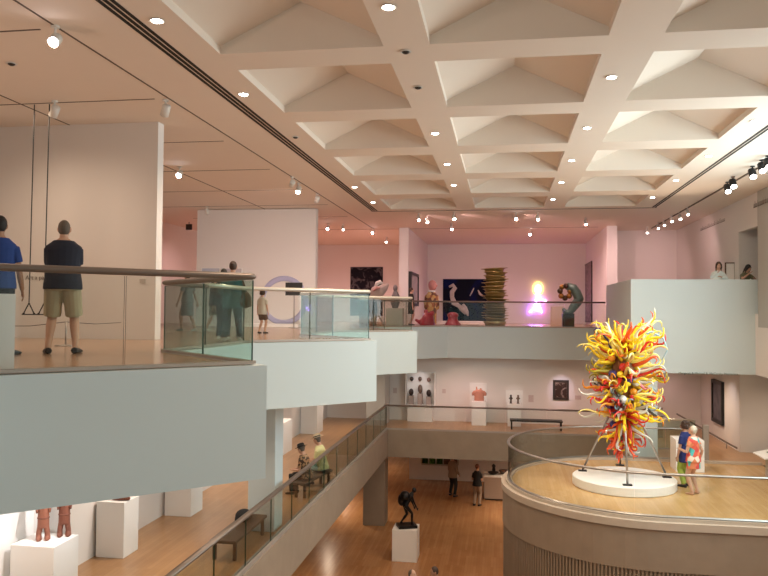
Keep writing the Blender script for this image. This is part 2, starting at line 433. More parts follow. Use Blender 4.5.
def curved_balustrade(label, r, z, h, m, railm, rr):
    t = thing('glass_balustrade', label, 'railing', (TC[0] - r, TC[1], z))
    P = stadium(r, 60, 7.55); P[-1] = (5.75, P[-1][1])
    # split the straight runs too
    dense = []
    for i in range(len(P) - 1):
        a, b = V((*P[i], 0)), V((*P[i + 1], 0)); k = max(1, int((b - a).length / .2))
        dense += [a.lerp(b, j / k) for j in range(k)]
    dense.append(V((*P[-1], 0)))
    step = 8
    def nrm(i):
        d = dense[min(i + 1, len(dense) - 1)] - dense[max(i - 1, 0)]; d.normalize(); return V((-d.y, d.x, 0))
    for s in range(0, len(dense) - 1, step):
        idx = list(range(s, min(s + step, len(dense) - 1) + 1)); vs = []; fs = []
        for q, i in enumerate(idx):
            p = dense[i].copy()
            if q == 0: p = p.lerp(dense[idx[1]], .04)
            if q == len(idx) - 1: p = p.lerp(dense[idx[-2]], .04)
            w = nrm(i) * .009
            vs += [p - w + V((0, 0, z + .01)), p + w + V((0, 0, z + .01)), p - w + V((0, 0, z + h - rr)), p + w + V((0, 0, z + h - rr))]
        for q in range(len(idx) - 1):
            o = q * 4; n = o + 4
            fs += [(o, n, n + 2, o + 2), (o + 1, o + 3, n + 3, n + 1), (o + 2, n + 2, n + 3, o + 3), (o, o + 1, n + 1, n)]
        e = (len(idx) - 1) * 4
        fs += [(0, 2, 3, 1), (e, e + 1, e + 3, e + 2)]
        MB().add(vs, fs).build('glass_pane', m, t, smooth=False, world=True)
    MB().tube([p + V((0, 0, z + h)) for p in dense], [(rr * 1.2, rr * .8)] * len(dense), 10).build('handrail', railm, t, smooth=True, world=True)
    MB().tube([p + V((0, 0, z + .02)) for p in dense], [(.035, .03)] * len(dense), 4).build('base_channel', STEEL, t, world=True)
    return t
curved_balustrade('curved glass balustrade with slim handrail around the round sculpture terrace', TR - .13, ZM + .07, .93, GCLR, STEEL, .036)

# ================================================================== PEOPLE
SKIN = mat('light_skin', (.56, .33, .23), .55); SKIND = mat('tan_skin', (.40, .22, .14), .55)
def cloth(name, c, noise=.08): return mat(name, c, .85, noise=noise, nscale=30)
def ik(a, b, l1, l2, hint):
    d = b - a; L = min(d.length, (l1 + l2) * .999); u = d.normalized()
    c = (l1 * l1 - l2 * l2 + L * L) / (2 * L); hh = math.sqrt(max(l1 * l1 - c * c, 1e-6))
    p = hint - u * hint.dot(u)
    if p.length < 1e-4: p = u.orthogonal()
    return a + u * c + p.normalized() * hh, a + u * L

def person(label, loc, rz, h=1.74, name='person', vox=.012, build=1.0, hip=None, lean=(0, 0), feet=((-.11, 0), (.11, 0)), foot_z=(0, 0), foot_rz=(.15, -.15),
           hands=None, ehint=None, head_yaw=0., head_pitch=0., skin=None, top=None, sleeve=.5, bottom=None, leg=1.0, skirt=None, shoes=None, hair=None, hairm=None,
           hat=None, bodym=None, knee=(0, 1, 0), cat='person', female=False, top_len=.0, group=None):
    """a standing or sitting figure facing local +Y; every measure in metres of a 1.75 m person, then scaled"""
    s = h / 1.75; skin = skin or SKIN
    t = thing(name, label, cat, loc, rz, group) if bodym is None or name != 'person' else thing(name, label, cat, loc, rz, group)
    S = lambda p: V(p) * s
    hz = .90 if hip is None else hip[2]; H = V((0, 0, hz)) if hip is None else V(hip)
    up = V((lean[0], lean[1], 0)); up.z = math.sqrt(max(.05, 1 - up.length_squared)); N = H + up * .58
    bw = build
    P = lambda k: H.lerp(N, k)
    sec = [(-.09, .135, .10), (0, .165, .118), (.15, .16 if not female else .155, .11), (.33, .142 if not female else .125, .098), (.55, .160 if not female else .140, .11), (.75, .178 if not female else .155, .108),
           (.84, .170 if not female else .145, .095), (.91, .125 if not female else .11, .082), (.975, .088, .070), (1.02, .058, .058)]
    torso_pts = [P(k) for k, a, b in sec]; torso_r = [(a * bw, b * bw) for k, a, b in sec]
    sw = (.170 if not female else .145) * (bw * .5 + .5)
    sh = [P(.785) + V((sg * sw, 0, 0)) for sg in (-1, 1)]
    fwd = V((0, 1, 0))
    hd = hands or ((-.26, .04, .82), (.26, .04, .82))
    eh = ehint or (V((-.4, -1, -.2)), V((.4, -1, -.2)))
    arms = []
    for k in (0, 1):
        e, w = ik(sh[k], V(hd[k]), .29, .255, V(eh[k])); arms.append((sh[k], e, w))
    legs = []
    for k, sg in ((0, -1), (1, 1)):
        hp = H + V((sg * .085 * bw, 0, -.02)); an = V((feet[k][0], feet[k][1] - .04, .075 + foot_z[k]))
        kn, an2 = ik(hp, an, .425, .42, V(knee)); legs.append((hp, kn, an2))
    hdir = up.normalized()
    HR = Matrix.Rotation(head_yaw, 3, 'Z') @ Matrix.Rotation(head_pitch, 3, 'X')
    neck0 = P(.95); hc = N + hdir * .07 + HR @ V((0, .025, .075))
    # --- body, one continuous surface
    b = MB()
    b.tube([S(p) for p in torso_pts], [(a * s * .95, c * s * .95) for a, c in torso_r], 16, side=(1, 0, 0))
    b.tube([S(neck0), S(N + hdir * .05), S(hc - V((0, .01, .06)))], [.062 * s, .053 * s, .052 * s], 10)
    b.ball(S(hc), (.074 * s, .093 * s, .112 * s), 16, rot=HR)
    b.ball(S(hc + HR @ V((0, .030, -.055))), (.055 * s, .062 * s, .062 * s), 12, rot=HR)
    b.ball(S(hc + HR @ V((0, .096, -.018))), (.013 * s, .022 * s, .026 * s), 8, rot=HR)
    for sg in (-1, 1): b.ball(S(hc + HR @ V((sg * .077, -.004, -.012))), (.012 * s, .022 * s, .034 * s), 8, rot=HR)
    for k, (a0, e, w) in enumerate(arms):
        b.tube([S(q) for q in (P(.84).lerp(a0, .4), a0.lerp(e, .08), a0.lerp(e, .5), e, e.lerp(w, .35), w)], [r * s for r in (.05, .054, .047, .038, .039, .027)], 10)
        d = (w - e).normalized(); sd = 1 if k == 0 else -1
        pn = V((sg, 0, 0)) if False else V((0, 0, 1))
        across = d.cross(V((0, 0, 1))) if abs(d.z) < .7 else fwd - d * fwd.dot(d)
        across = across.normalized() if across.length > .01 else V((1, 0, 0)); pal = d.cross(across).normalized()
        inn = V((sd, 0, 0)); 
        if pal.dot(inn) < 0: pal = -pal
        b.tube([S(w - d * .01), S(w + d * .045), S(w + d * .09)], [(.024 * s, .018 * s), (.038 * s, .016 * s), (.037 * s, .014 * s)], 10, side=tuple(across))
        for f, (o, ln) in enumerate(((.027, .068), (.009, .078), (-.009, .074), (-.027, .058))):
            p0 = w + d * .085 + across * o; p1 = p0 + d * ln * .5 + pal * .006; p2 = p1 + d * ln * .38 + pal * .022
            b.tube([S(p0), S(p1), S(p2)], [.0095 * s, .009 * s, .007 * s], 6)
        p0 = w + d * .03 + across * .03; p1 = p0 + d * .035 + across * .024 + pal * .01; p2 = p1 + d * .032 + pal * .012
        b.tube([S(p0), S(p1), S(p2)], [.013 * s, .011 * s, .008 * s], 6)
    for k, (hp, kn, an) in enumerate(legs):
        b.tube([S(q) for q in (hp, hp.lerp(kn, .4), kn, kn.lerp(an, .3), kn.lerp(an, .7), an)], [r * s * (bw * .5 + .5) for r in (.088, .075, .054, .056, .041, .036)], 12)
        R = Matrix.Rotation(foot_rz[k], 3, 'Z'); 
        b.tube([S(an + R @ V((0, -.045, -.03))), S(an + R @ V((0, .02, -.035))), S(an + R @ V((0, .10, -.05))), S(an + R @ V((0, .175, -.058)))],
               [(.03 * s, .04 * s), (.035 * s, .042 * s), (.04 * s, .026 * s), (.03 * s, .016 * s)], 10, side=tuple(R @ V((1, 0, 0))))
    remesh(b.build('body', bodym or skin, t), vox * .75, 2)
    if bodym: return t
    # --- face marks
    for sg in (-1, 1): MB().ball(S(hc + HR @ V((sg * .031, .083, .012))), (.011 * s, .007 * s, .007 * s), 8).build('eye', mat('dark_eye', (.03, .02, .02), .3), t, True)
    MB().ball(S(hc + HR @ V((0, .088, -.062))), (.022 * s, .006 * s, .006 * s), 8).build('mouth', mat('lip', (.42, .16, .14), .5), t, True)
    # --- shirt
    if top is not None:
        g = .018; c = MB()
        k0 = -.12 - top_len
        tp = [H.lerp(N, k0), H, H.lerp(N, .15), H.lerp(N, .33)] + torso_pts[4:9]
        tr = [(.186 * bw, .142 * bw), (.183 * bw, .138 * bw), ((.172 if not female else .168) * bw, .128 * bw), ((.158 if not female else .142) * bw, .112 * bw)] + torso_r[4:9]
        c.tube([S(p) for p in tp], [((a + g) * s, (q + g) * s) for a, q in tr], 18, side=(1, 0, 0))
        for (a0, e, w) in arms:
            inner = P(.83).lerp(a0, .35)
            if sleeve <= .6: pl = [inner, a0.lerp(e, .12), a0.lerp(e, sleeve), a0.lerp(e, sleeve * 1.35)]; rl = [.045, .066, .064, .064]
            else: pl = [inner, a0.lerp(e, .12), a0.lerp(e, .5), e, e.lerp(w, .5), e.lerp(w, .95)]; rl = [.045, .066, .058, .055, .05, .04]
            if sleeve > 0: c.tube([S(q) for q in pl], [r * s for r in rl], 12)
        remesh(c.build('shirt', top, t), vox * .85, 2)
    # --- trousers or shorts
    if bottom is not None:
        g = .018; c = MB()
        c.tube([S(H.lerp(N, q)) for q in (-.14, -.02, .12, .22)], [((a * bw + g) * s, (q * bw + g) * s) for a, q in ((.15, .115), (.168, .122), (.16, .113), (.15, .105))], 16, side=(1, 0, 0))
        for (hp, kn, an) in legs:
            if leg <= .6:
                q = leg / .5; pl = [hp + V((0, 0, .03)), hp.lerp(kn, .4 * q), hp.lerp(kn, min(1, .95 * q))]; rl = [.105, .104, .098]
            else: pl = [hp + V((0, 0, .03)), hp.lerp(kn, .5), kn, kn.lerp(an, .5), kn.lerp(an, .97)]; rl = [.105, .094, .077, .069, .064]
            c.tube([S(q) for q in pl], [r * s * (bw * .5 + .5) for r in rl], 14)
        remesh(c.build('shorts' if leg <= .6 else 'trousers', bottom, t), vox * .85, 2)
    if skirt is not None:
        zl, wl, m = skirt; c = MB()
        c.tube([S(H.lerp(N, .25)), S(H.lerp(N, 0)), S(H + V((0, 0, (zl - hz) * .5))), S(V((H.x, H.y, zl)))], [(.148 * s, .118 * s), (.19 * s, .142 * s), ((.19 + wl) / 2 * s, .15 * s), (wl * s, wl * .78 * s)], 20, side=(1, 0, 0))
        remesh(c.build('skirt', m, t), vox * .85, 1)
    if shoes is not None:
        for k, (hp, kn, an) in enumerate(legs):
            R = Matrix.Rotation(foot_rz[k], 3, 'Z')
            c = MB().tube([S(an + R @ V((0, -.07, -.034))), S(an + R @ V((0, .02, -.036))), S(an + R @ V((0, .11, -.046))), S(an + R @ V((0, .19, -.054)))],
                          [(.042 * s, .043 * s), (.046 * s, .044 * s), (.05 * s, .033 * s), (.04 * s, .022 * s)], 12, side=tuple(R @ V((1, 0, 0))))
            remesh(c.build('shoe', shoes, t), .012, 1)
    if hair:
        c = MB(); hm = hairm
        if hair in ('short', 'long', 'bun', 'curly', 'bald'):
            th = {'bald': .003, 'short': .010, 'long': .02, 'bun': .012, 'curly': .03}[hair]
            c.ball(S(hc + HR @ V((0, -.020, .018 if hair != 'bald' else .008))), ((.074 + th) * s, (.084 + th) * s, ((.098 if hair != 'bald' else .102) + th) * s), 16, rot=HR)
            if hair in ('short', 'bald'): c.ball(S(hc + HR @ V((0, -.040, -.03))), (.071 * s, .060 * s, .065 * s), 12, rot=HR)
            if hair == 'long':
                c.tube([S(hc + HR @ V((0, -.05, .02))), S(hc + HR @ V((0, -.068, -.08))), S(hc + HR @ V((0, -.075, -.19))), S(hc + HR @ V((0, -.065, -.26)))], [(.088 * s, .05 * s), (.092 * s, .045 * s), (.085 * s, .035 * s), (.06 * s, .02 * s)], 14, side=tuple(HR @ V((1, 0, 0))))
                for sg in (-1, 1): c.tube([S(hc + HR @ V((sg * .07, .015, .05))), S(hc + HR @ V((sg * .085, .02, -.05))), S(hc + HR @ V((sg * .08, .025, -.19)))], [.03 * s, .026 * s, .014 * s], 8)
            if hair == 'bun': c.ball(S(hc + HR @ V((0, -.11, .05))), .045 * s, 10)
            if hair == 'curly':
                rr = random.Random(3)
                for q in range(26):
                    a = rr.uniform(0, 2 * PI); zz = rr.uniform(-.06, .11); d0 = V((.085 * math.cos(a), -.03 + .085 * math.sin(a), zz))
                    if d0.y > .04 and zz < .06: continue
                    c.ball(S(hc + HR @ d0), .035 * s, 8)
        remesh(c.build('hair', hm, t), max(.008, vox * .7), 1)
    if hat:
        hm, br = hat; c = MB(); q = hc + V((0, -.005, .06))
        R = HR
        pf = [(.0, .012), (br, .0), (br + .004, .006), (.10, .02), (.096, .075), (.075, .10), (.03, .107), (0, .108)]
        tmp = MB().lathe([(r * s, z * s) for r, z in pf], (0, 0, 0), 24)
        c.add([S(q) + R @ p for p in tmp.v], tmp.f)
        c.build('hat', hm, t, True)
        band = MB().lathe([(.104 * s, .02 * s), (.103 * s, .045 * s)], (0, 0, 0), 24)
        MB().add([S(q) + R @ p for p in band.v], band.f).build('hat_band', mat('hat_band_dark', (.02, .018, .016), .8), t, True)
    return t

K = lambda n, c: cloth(n, c)
NAVY = K('navy_cotton', (.014, .018, .035)); ROYAL = K('royal_blue_cotton', (.015, .05, .22)); KHAKI = K('khaki_cotton', (.42, .37, .25)); CHAR = K('charcoal_cotton', (.03, .03, .033))
BLK = K('black_cotton', (.012, .012, .013)); GREYC = K('grey_cotton', (.20, .20, .21)); TEALC = K('teal_cotton', (.05, .16, .17)); CREAM = K('cream_cotton', (.60, .55, .47)); BROWNC = K('brown_cotton', (.13, .075, .05))
WHITEC = K('white_cotton', (.72, .78, .76)); OLIVE = K('olive_cotton', (.16, .16, .09)); YELC = K('pale_yellow_cotton', (.62, .60, .30)); AQUA = K('aqua_cotton', (.35, .60, .56)); TAN = K('tan_cotton', (.33, .23, .16)); GRNC = K('lime_green_cotton', (.32, .42, .07))
HBLK = mat('black_hair', (.010, .008, .007), .6, noise=.3, nscale=60); HBRN = mat('brown_hair', (.05, .025, .016), .6, noise=.3, nscale=60); HGRY = mat('grey_hair', (.12, .09, .07), .7, noise=.2, nscale=60); HBLD = mat('silver_blonde_hair', (.55, .50, .40), .6, noise=.2, nscale=60)
SHOEB = mat('black_shoe', (.015, .015, .017), .5); SHOEW = mat('white_shoe', (.6, .6, .58), .5)
def pattern(name, cols, scale, rough=.8):
    m = bpy.data.materials.new(name); m.use_nodes = True; nt = m.node_tree; b = nt.nodes['Principled BSDF']
    tc = nt.nodes.new('ShaderNodeTexCoord'); vo = nt.nodes.new('ShaderNodeTexVoronoi'); vo.inputs['Scale'].default_value = scale
    sp = nt.nodes.new('ShaderNodeSeparateColor'); cr = nt.nodes.new('ShaderNodeValToRGB'); cr.color_ramp.interpolation = 'CONSTANT'
    e = cr.color_ramp.elements
    while len(e) < len(cols): e.new(.5)
    for i, c in enumerate(cols): e[i].position = i / len(cols); e[i].color = (*c, 1)
    L = nt.links.new
    L(tc.outputs['Object'], vo.inputs['Vector']); L(vo.outputs['Color'], sp.inputs[0]); L(sp.outputs[0], cr.inputs[0]); L(cr.outputs[0], b.inputs['Base Color'])
    b.inputs['Roughness'].default_value = rough
    return m

# --- upper floor
p = at(-3, 355, z=0)
person('dark-haired man in a royal blue polo shirt beside the pale plinth', p, .62, 1.79, top=ROYAL, bottom=CHAR, shoes=SHOEB, hair='short', hairm=HBLK, skin=SKIND,
       hands=((-.24, .06, .82), (.27, .05, .80)), head_yaw=-.1, vox=.011, foot_rz=(.2, -.9))
p = at(61.5, 353.5, z=0)
person('grey-haired man in navy polo and khaki shorts facing the hanging swing', p, .48, 1.80, top=NAVY, bottom=KHAKI, leg=.5, shoes=SHOEB, hair='bald', hairm=HGRY, build=1.2,
       feet=((-.16, 0), (.17, .01)), hands=((-.06, .24, .93), (.06, .25, .95)), ehint=(V((-.6, -1, -.3)), V((.6, -1, -.3))), head_yaw=-.1, vox=.011, foot_rz=(.25, -.25))
p = at(187, 331, z=0)
person('woman in a grey knee-length dress walking behind the green glass', p, 1.2, 1.66, top=GREYC, skirt=(.45, .21, GREYC), shoes=SHOEW, hair='bun', hairm=HBLK, female=True, feet=((-.1, .16), (.1, -.18)), vox=.014, hands=((-.28, .12, .80), (.26, -.14, .82)))
p = at(213, 331, z=0)
person('slim person in dark top and shorts just left of the woman with the bag', p, -1.1, 1.50, top=CHAR, bottom=OLIVE, leg=.45, shoes=SHOEW, hair='short', hairm=HBLK, feet=((-.1, -.18), (.1, .2)), vox=.014)
p = at(223, 339.5, z=0)
person('person in black clothes half hidden behind the woman with the shoulder bag', p, .2, 1.44, top=BLK, bottom=BLK, shoes=SHOEW, hair='short', hairm=HBLK, vox=.014, sleeve=1)
p = at(232, 341.5, z=0)
bagw = person('dark-haired woman in teal top and dark trousers carrying a brown shoulder bag', p, .35, 1.53, top=TEALC, bottom=CHAR, shoes=SHOEW, hair='bun', hairm=HBRN, female=True, build=1.12, vox=.013, sleeve=1, top_len=.2, feet=((-.17, .02), (.16, -.03)), hands=((-.22, .2, 1.0), (.28, .08, .85)), head_yaw=-.2)
bg = thing('shoulder_bag', 'brown shoulder bag hanging at the side of the woman in the teal top', 'bag', (p.x + .27, p.y - .02, p.z + .66))
remesh(MB().ball((0, 0, .13), (.10, .14, .16), 14).box(-.08, .08, -.11, .11, .0, .14).build('bag_body', BROWNC, bg), .014, 2)
MB().tube([(0, -.1, .2), (-.03, -.06, .42), (-.1, 0, .60), (-.05, .05, .42), (0, .1, .2)], .012, 6).build('strap', BROWNC, bg, True)
p = at(262, 333.5, z=0)
person('small child in a cream shirt and brown shorts standing alone by the ring picture', p, -.3, 1.12, top=CREAM, bottom=BROWNC, leg=.42, shoes=SHOEB, hair='curly', hairm=HBRN, vox=.016, feet=((-.12, 0), (.12, .06)), head_yaw=-.3, top_len=.12)
p = at(411, 325.2, z=0)
person('person in a black dress standing beside the gold-coated statue', p, -1.3, 1.62, top=BLK, skirt=(.52, .20, BLK), shoes=SHOEB, hair='bun', hairm=HBRN, female=True, vox=.018)
# --- mezzanine women leaning on the parapet
p = at(717.5, 279, y=25.05); p.z = .6
w1 = person('long-haired woman in a white jacket leaning her elbows on the mezzanine parapet', p, PI - .1, 1.66, top=WHITEC, sleeve=1, bottom=CHAR, shoes=SHOEB, hair='long', hairm=HBRN, female=True, lean=(0, .30), vox=.013,
            hands=((-.05, .44, 1.20), (.06, .45, 1.36)), ehint=(V((-1, .2, -1)), V((1, .2, -1))), head_pitch=-.15)
p = at(743, 279, y=25.12); p.z = .6
person('dark-haired woman in olive bowing her head onto one hand at the mezzanine parapet', p, PI + .25, 1.60, top=OLIVE, sleeve=.5, bottom=CHAR, shoes=SHOEB, hair='long', hairm=HBLK, female=True, lean=(0, .36), vox=.013,
       hands=((-.12, .5, 1.20), (.07, .47, 1.36)), ehint=(V((-1, .2, -1)), V((1, .2, -1))), head_pitch=-.5, head_yaw=.3)
# --- terrace couple
DRESS = pattern('red_patchwork_dress', [(.62, .10, .06), (.70, .18, .10), (.75, .65, .55), (.60, .07, .06), (.08, .45, .45), (.65, .22, .1)], 9)
p = at(693.5, 494, z=ZM)
person('blonde woman in a red patchwork dress looking up at the glass sculpture', p, .75, 1.70, top=DRESS, sleeve=.35, skirt=(.66, .2, DRESS), hair='short', hairm=HBLD, female=True, vox=.011, build=1.1, shoes=None, hands=((-.16, .26, 1.12), (.27, .0, .86)), head_yaw=.5, head_pitch=.1)
p = at(685.5, 486.5, z=ZM)
person('curly-haired woman in blue top and lime trousers beside the blonde woman', p, .7, 1.70, top=K('blue_cotton', (.012, .022, .12)), sleeve=.55, bottom=GRNC, leg=1, shoes=SHOEB, hair='curly', hairm=HBRN, skin=SKIND, female=True, vox=.011, head_yaw=.4, top_len=.3)
# --- seated couple
LEO = pattern('leopard_cotton', [(.42, .27, .15), (.06, .035, .025), (.40, .24, .13), (.08, .05, .03)], 22)
STRAW = mat('straw_hat', (.42, .33, .22), .85, noise=.15, nscale=40); FELT = mat('black_felt', (.012, .011, .011), .9)
sit = dict(hip=(0, 0, .52), feet=((-.12, .42), (.12, .42)), shoes=SHOEB, vox=.012)
p = at(308.5, 500, z=ZM); y = 17.92; x = -4.75
person('seated woman in a leopard-print blouse and black hat on the bench behind the glass', (x, y, ZM), 1.32, 1.58, top=LEO, sleeve=.55, bottom=BLK, hair='bun', hairm=HGRY, hat=(FELT, .17), female=True, lean=(0, .2), hands=((-.1, .36, .66), (.1, .36, .66)), build=1.1, head_pitch=-.35, **sit)
person('seated person in pale yellow shirt and straw sun hat on the bench', (-4.57, 18.85, ZM), 1.38, 1.70, top=YELC, sleeve=.55, bottom=AQUA, hair='short', hairm=HGRY, hat=(STRAW, .18), lean=(0, .2), hands=((-.1, .36, .68), (.1, .36, .68)), head_pitch=-.35, **sit)
# --- ground floor
p = at(452.5, 496, z=ZG)
person('person in taupe jacket and black leggings, head hidden by the concrete bridge', p, -.5, 1.84, top=K('taupe_cotton', (.30, .22, .16)), sleeve=1, bottom=BLK, shoes=SHOEB, hair='short', hairm=HBRN, vox=.015, feet=((-.16, .1), (.16, -.05)), top_len=.1, hands=((-.1, .25, 1.0), (.24, .12, .9)))
p = at(477, 505.5, z=ZG)
person('red-haired woman in black top and tan trousers by the display counter', p, -.25, 1.73, top=BLK, sleeve=.5, bottom=TAN, shoes=SHOEB, hair='bun', hairm=mat('auburn_hair', (.16, .05, .025), .6), female=True, vox=.014, hands=((-.12, .25, 1.05), (.12, .26, 1.02)), head_yaw=-.4)
p = at(411.5, 564, y=18.55); p.z = ZG
person("grey-haired man in a white shirt, in front of the black bronze figure's pedestal", p, -1.9, 1.76, top=WHITEC, bottom=CHAR, shoes=SHOEB, hair='bald', hairm=HGRY, vox=.014)
p = at(436, 562, y=18.85); p.z = ZG
person('dark-haired man in black beside the grey-haired man in white', p, 2.0, 1.77, top=BLK, bottom=CHAR, shoes=SHOEB, hair='short', hairm=HBRN, skin=SKIND, vox=.014, head_pitch=-.3)

# ================================================================== GLASS TOWER SCULPTURE
SPX, SPY = 3.10, 20.45
pd = one('display_plinth', MB().lathe([(1.28, 0), (1.3, .02), (1.3, .22), (1.285, .235), (0, .235)], (SPX, SPY, ZM), 64), PEDW, 'low round white plinth under the tower of coloured glass', 'plinth')
GT = [mat('glass_yellow', (.95, .70, .03), .12, coat=.6), mat('glass_lemon', (.90, .80, .25), .12, coat=.6), mat('glass_amber', (.80, .30, .02), .12, coat=.6), mat('glass_red', (.62, .025, .02), .12, coat=.6), mat('glass_orange_red', (.80, .10, .02), .12, coat=.6),
      mat('glass_clear_white', (.72, .74, .68), .1, coat=.7), mat('glass_indigo', (.025, .02, .16), .1, coat=.7), mat('glass_pink', (.70, .22, .26), .12, coat=.6), mat('glass_olive', (.40, .34, .03), .12, coat=.6), mat('glass_ice_blue', (.35, .52, .60), .1, coat=.7), mat('glass_dark', (.02, .016, .014), .1, coat=.7)]
YEL, LEM, AMB, RED, ORR, CLR, IND, PNK, OLV, ICE, DRK = range(11)
tw = thing('glass_sculpture', 'tall tower of curling yellow, red and clear blown glass horns on thin steel legs', 'sculpture', (SPX, SPY, ZM + .235))
ZB = ZM + .235; TZ0, TZ1 = -3.1, -.05
def core_r(z):
    k = (z - TZ0) / (TZ1 - TZ0)
    pr = [(0, .05), (.08, .12), (.2, .24), (.35, .46), (.5, .54), (.65, .56), (.8, .52), (.92, .36), (1, .14)]
    for (a, ra), (b2, rb) in zip(pr, pr[1:]):
        if a <= k <= b2: return ra + (rb - ra) * (k - a) / (b2 - a)
    return .05
MB().lathe([(core_r(TZ0 + (TZ1 - TZ0) * i / 14) * .55, TZ0 + (TZ1 - TZ0) * i / 14) for i in range(15)], (SPX, SPY, 0), 14).build('armature', mat('armature_amber', (.25, .09, .02), .4), tw, True, True)
rg = random.Random(11)
def horn(mb, z, az, ln, r0, mi, rise, curl, r_in=None, n=7, steps=13):
    d = V((math.cos(az), math.sin(az), 0)); p = V((SPX, SPY, z)) + d * (core_r(z) * .55 if r_in is None else r_in)
    side = V((-d.y, d.x, 0)); el = rise; yaw = 0; pts = []; rad = []
    cdir = rg.choice((-1, 1)); c2 = rg.uniform(-1, 1)
    for i in range(steps):
        k = i / (steps - 1); pts.append(p.copy()); rad.append(r0 * (1 - k) ** .8 + .009)
        dirv = d * math.cos(el) * math.cos(yaw) + side * math.cos(el) * math.sin(yaw) + V((0, 0, math.sin(el)))
        p = p + dirv * (ln / (steps - 1))
        w = curl * (.25 + 2.2 * k * k) / (steps - 1)
        if k < .55: el += w * cdir * .8
        else: el -= w * cdir * 2.3
        yaw += w * c2 * 1.2
    mb.tube(pts, rad, n, mi=mi)
def colour(k):
    r = rg.random()
    if k > .78: w = [(YEL, .50), (LEM, .22), (ORR, .10), (RED, .06), (IND, .05), (CLR, .07)]
    elif k > .55: w = [(YEL, .32), (AMB, .12), (RED, .14), (ORR, .10), (LEM, .11), (PNK, .04), (CLR, .11), (OLV, .06)]
    elif k > .3: w = [(YEL, .27), (AMB, .10), (RED, .18), (CLR, .17), (LEM, .12), (PNK, .06), (DRK, .06), (ICE, .04)]
    else: w = [(RED, .28), (ORR, .24), (YEL, .20), (CLR, .18), (AMB, .10)]
    for c, q in w:
        if r < q: return c
        r -= q
    return YEL
spec = []
for i in range(420):
    k = rg.random() ** .85; z = TZ0 + .1 + (TZ1 - TZ0 - .1) * k
    az = rg.uniform(0, 2 * PI)
    ln = rg.uniform(.45, 1.05) * (1 if k > .3 else .40 + k * 1.6) * (1.15 if k > .82 else 1)
    rise = rg.uniform(-.5, .7) if k < .8 else rg.uniform(.1, 1.0)
    if k < .28: rise = rg.uniform(-1.45, .1)
    spec.append((z, az, ln, rg.uniform(.034, .062), colour(k), rise, rg.uniform(1.0, 2.8)))
for i in range(8):                                      # the hanging red horns at the tip
    spec.append((TZ0 + .75, rg.uniform(0, 2 * PI), rg.uniform(.55, .85), .075, rg.choice((ORR, RED, ORR)), -1.35, .35))
vis = sorted(range(len(spec)), key=lambda i: -(spec[i][2] * spec[i][3] * (1.2 - math.sin(spec[i][1]))))
rest = MB()
for q, i in enumerate(vis):
    s_ = spec[i]
    if q < 88:
        mb = MB(); horn(mb, *s_[:4], 0, *s_[5:]); mb.build('glass_horn', GT[s_[4]], tw, True, True)
    else: horn(rest, *s_[:4], s_[4], *s_[5:])
tag(rest.build('glass_tendrils', GT, tw, True, True), kind='stuff')
for i in range(42):
    k = rg.uniform(.25, .9); z = TZ0 + (TZ1 - TZ0) * k; az = rg.uniform(PI, 2 * PI); r = core_r(z) * .8; rr = rg.uniform(.06, .12)
    MB().ball((SPX + r * math.cos(az), SPY + r * math.sin(az), z), rr, 12).build('glass_bulb', GT[rg.choice((RED, DRK, AMB, YEL, IND, RED, OLV, CLR))], tw, True, True)
MB().tube([(SPX + .35, SPY, -.05), (SPX + .7, SPY, .12), (SPX + 1.0, SPY, -.05), (SPX + 1.1, SPY, -.35), (SPX + .95, SPY, -.62)], [.03, .028, .024, .02, .01], 8).build('glass_horn', GT[ICE], tw, True, True)
for (u, v) in ((582.5, 471), (627.5, 485.5), (667, 477.5), (620, 465.5)):
    f = at(u, v, z=ZB); c = V((SPX, SPY, -1.55)); d = (V((f.x, f.y, 0)) - V((SPX, SPY, 0))).normalized()
    lg = MB().tube([f + V((0, 0, .03)), c + d * .12], .028, 10).build('leg', STEEL, tw, True, True)
    MB().box(f.x - .11, f.x + .11, f.y - .06, f.y + .06, ZB + .0, ZB + .03).build('foot_plate', BLACK, lg, world=True)

# ================================================================== UPPER GALLERY ART
def picture(label, x0, x1, z0, z1, y, face, frame=.03, depth=.06, fm=BLACK, cat='painting', name='framed_picture'):
    t = thing(name, label, cat, ((x0 + x1) / 2, y, z0))
    f = MB().box(x0, x0 + frame, y - depth, y, z0, z1).box(x1 - frame, x1, y - depth, y, z0, z1).box(x0 + frame, x1 - frame, y - depth, y, z0, z0 + frame).box(x0 + frame, x1 - frame, y - depth, y, z1 - frame, z1)
    f.build('frame', fm, t, world=True)
    bx(x0 + frame, x1 - frame, y - depth * .6, y, z0 + frame, z1 - frame).build('canvas', face, t, world=True)
    return t
def art(name, ramp, scale, detail=6, dist=1.5, stretch=(1, 1, 1), rough=.5):
    m = bpy.data.materials.new(name); m.use_nodes = True; nt = m.node_tree; b = nt.nodes['Principled BSDF']
    tc = nt.nodes.new('ShaderNodeTexCoord'); mp = nt.nodes.new('ShaderNodeMapping'); mp.inputs['Scale'].default_value = stretch
    n = nt.nodes.new('ShaderNodeTexNoise'); n.inputs['Scale'].default_value = scale; n.inputs['Detail'].default_value = detail; n.inputs['Distortion'].default_value = dist
    cr = nt.nodes.new('ShaderNodeValToRGB'); e = cr.color_ramp.elements
    while len(e) < len(ramp): e.new(.5)
    for i, (p, c) in enumerate(ramp): e[i].position = p; e[i].color = (*c, 1)
    L = nt.links.new
    L(tc.outputs['Object'], mp.inputs[0]); L(mp.outputs[0], n.inputs['Vector']); L(n.outputs['Fac'], cr.inputs[0]); L(cr.outputs[0], b.inputs['Base Color'])
    b.inputs['Roughness'].default_value = max(rough, .8); b.inputs['Specular IOR Level'].default_value = .15
    return m
DKART = art('dark_scratched_canvas', [(.0, (.008, .008, .014)), (.52, (.012, .012, .02)), (.62, (.12, .11, .12)), (.7, (.02, .02, .03))], 2.2)
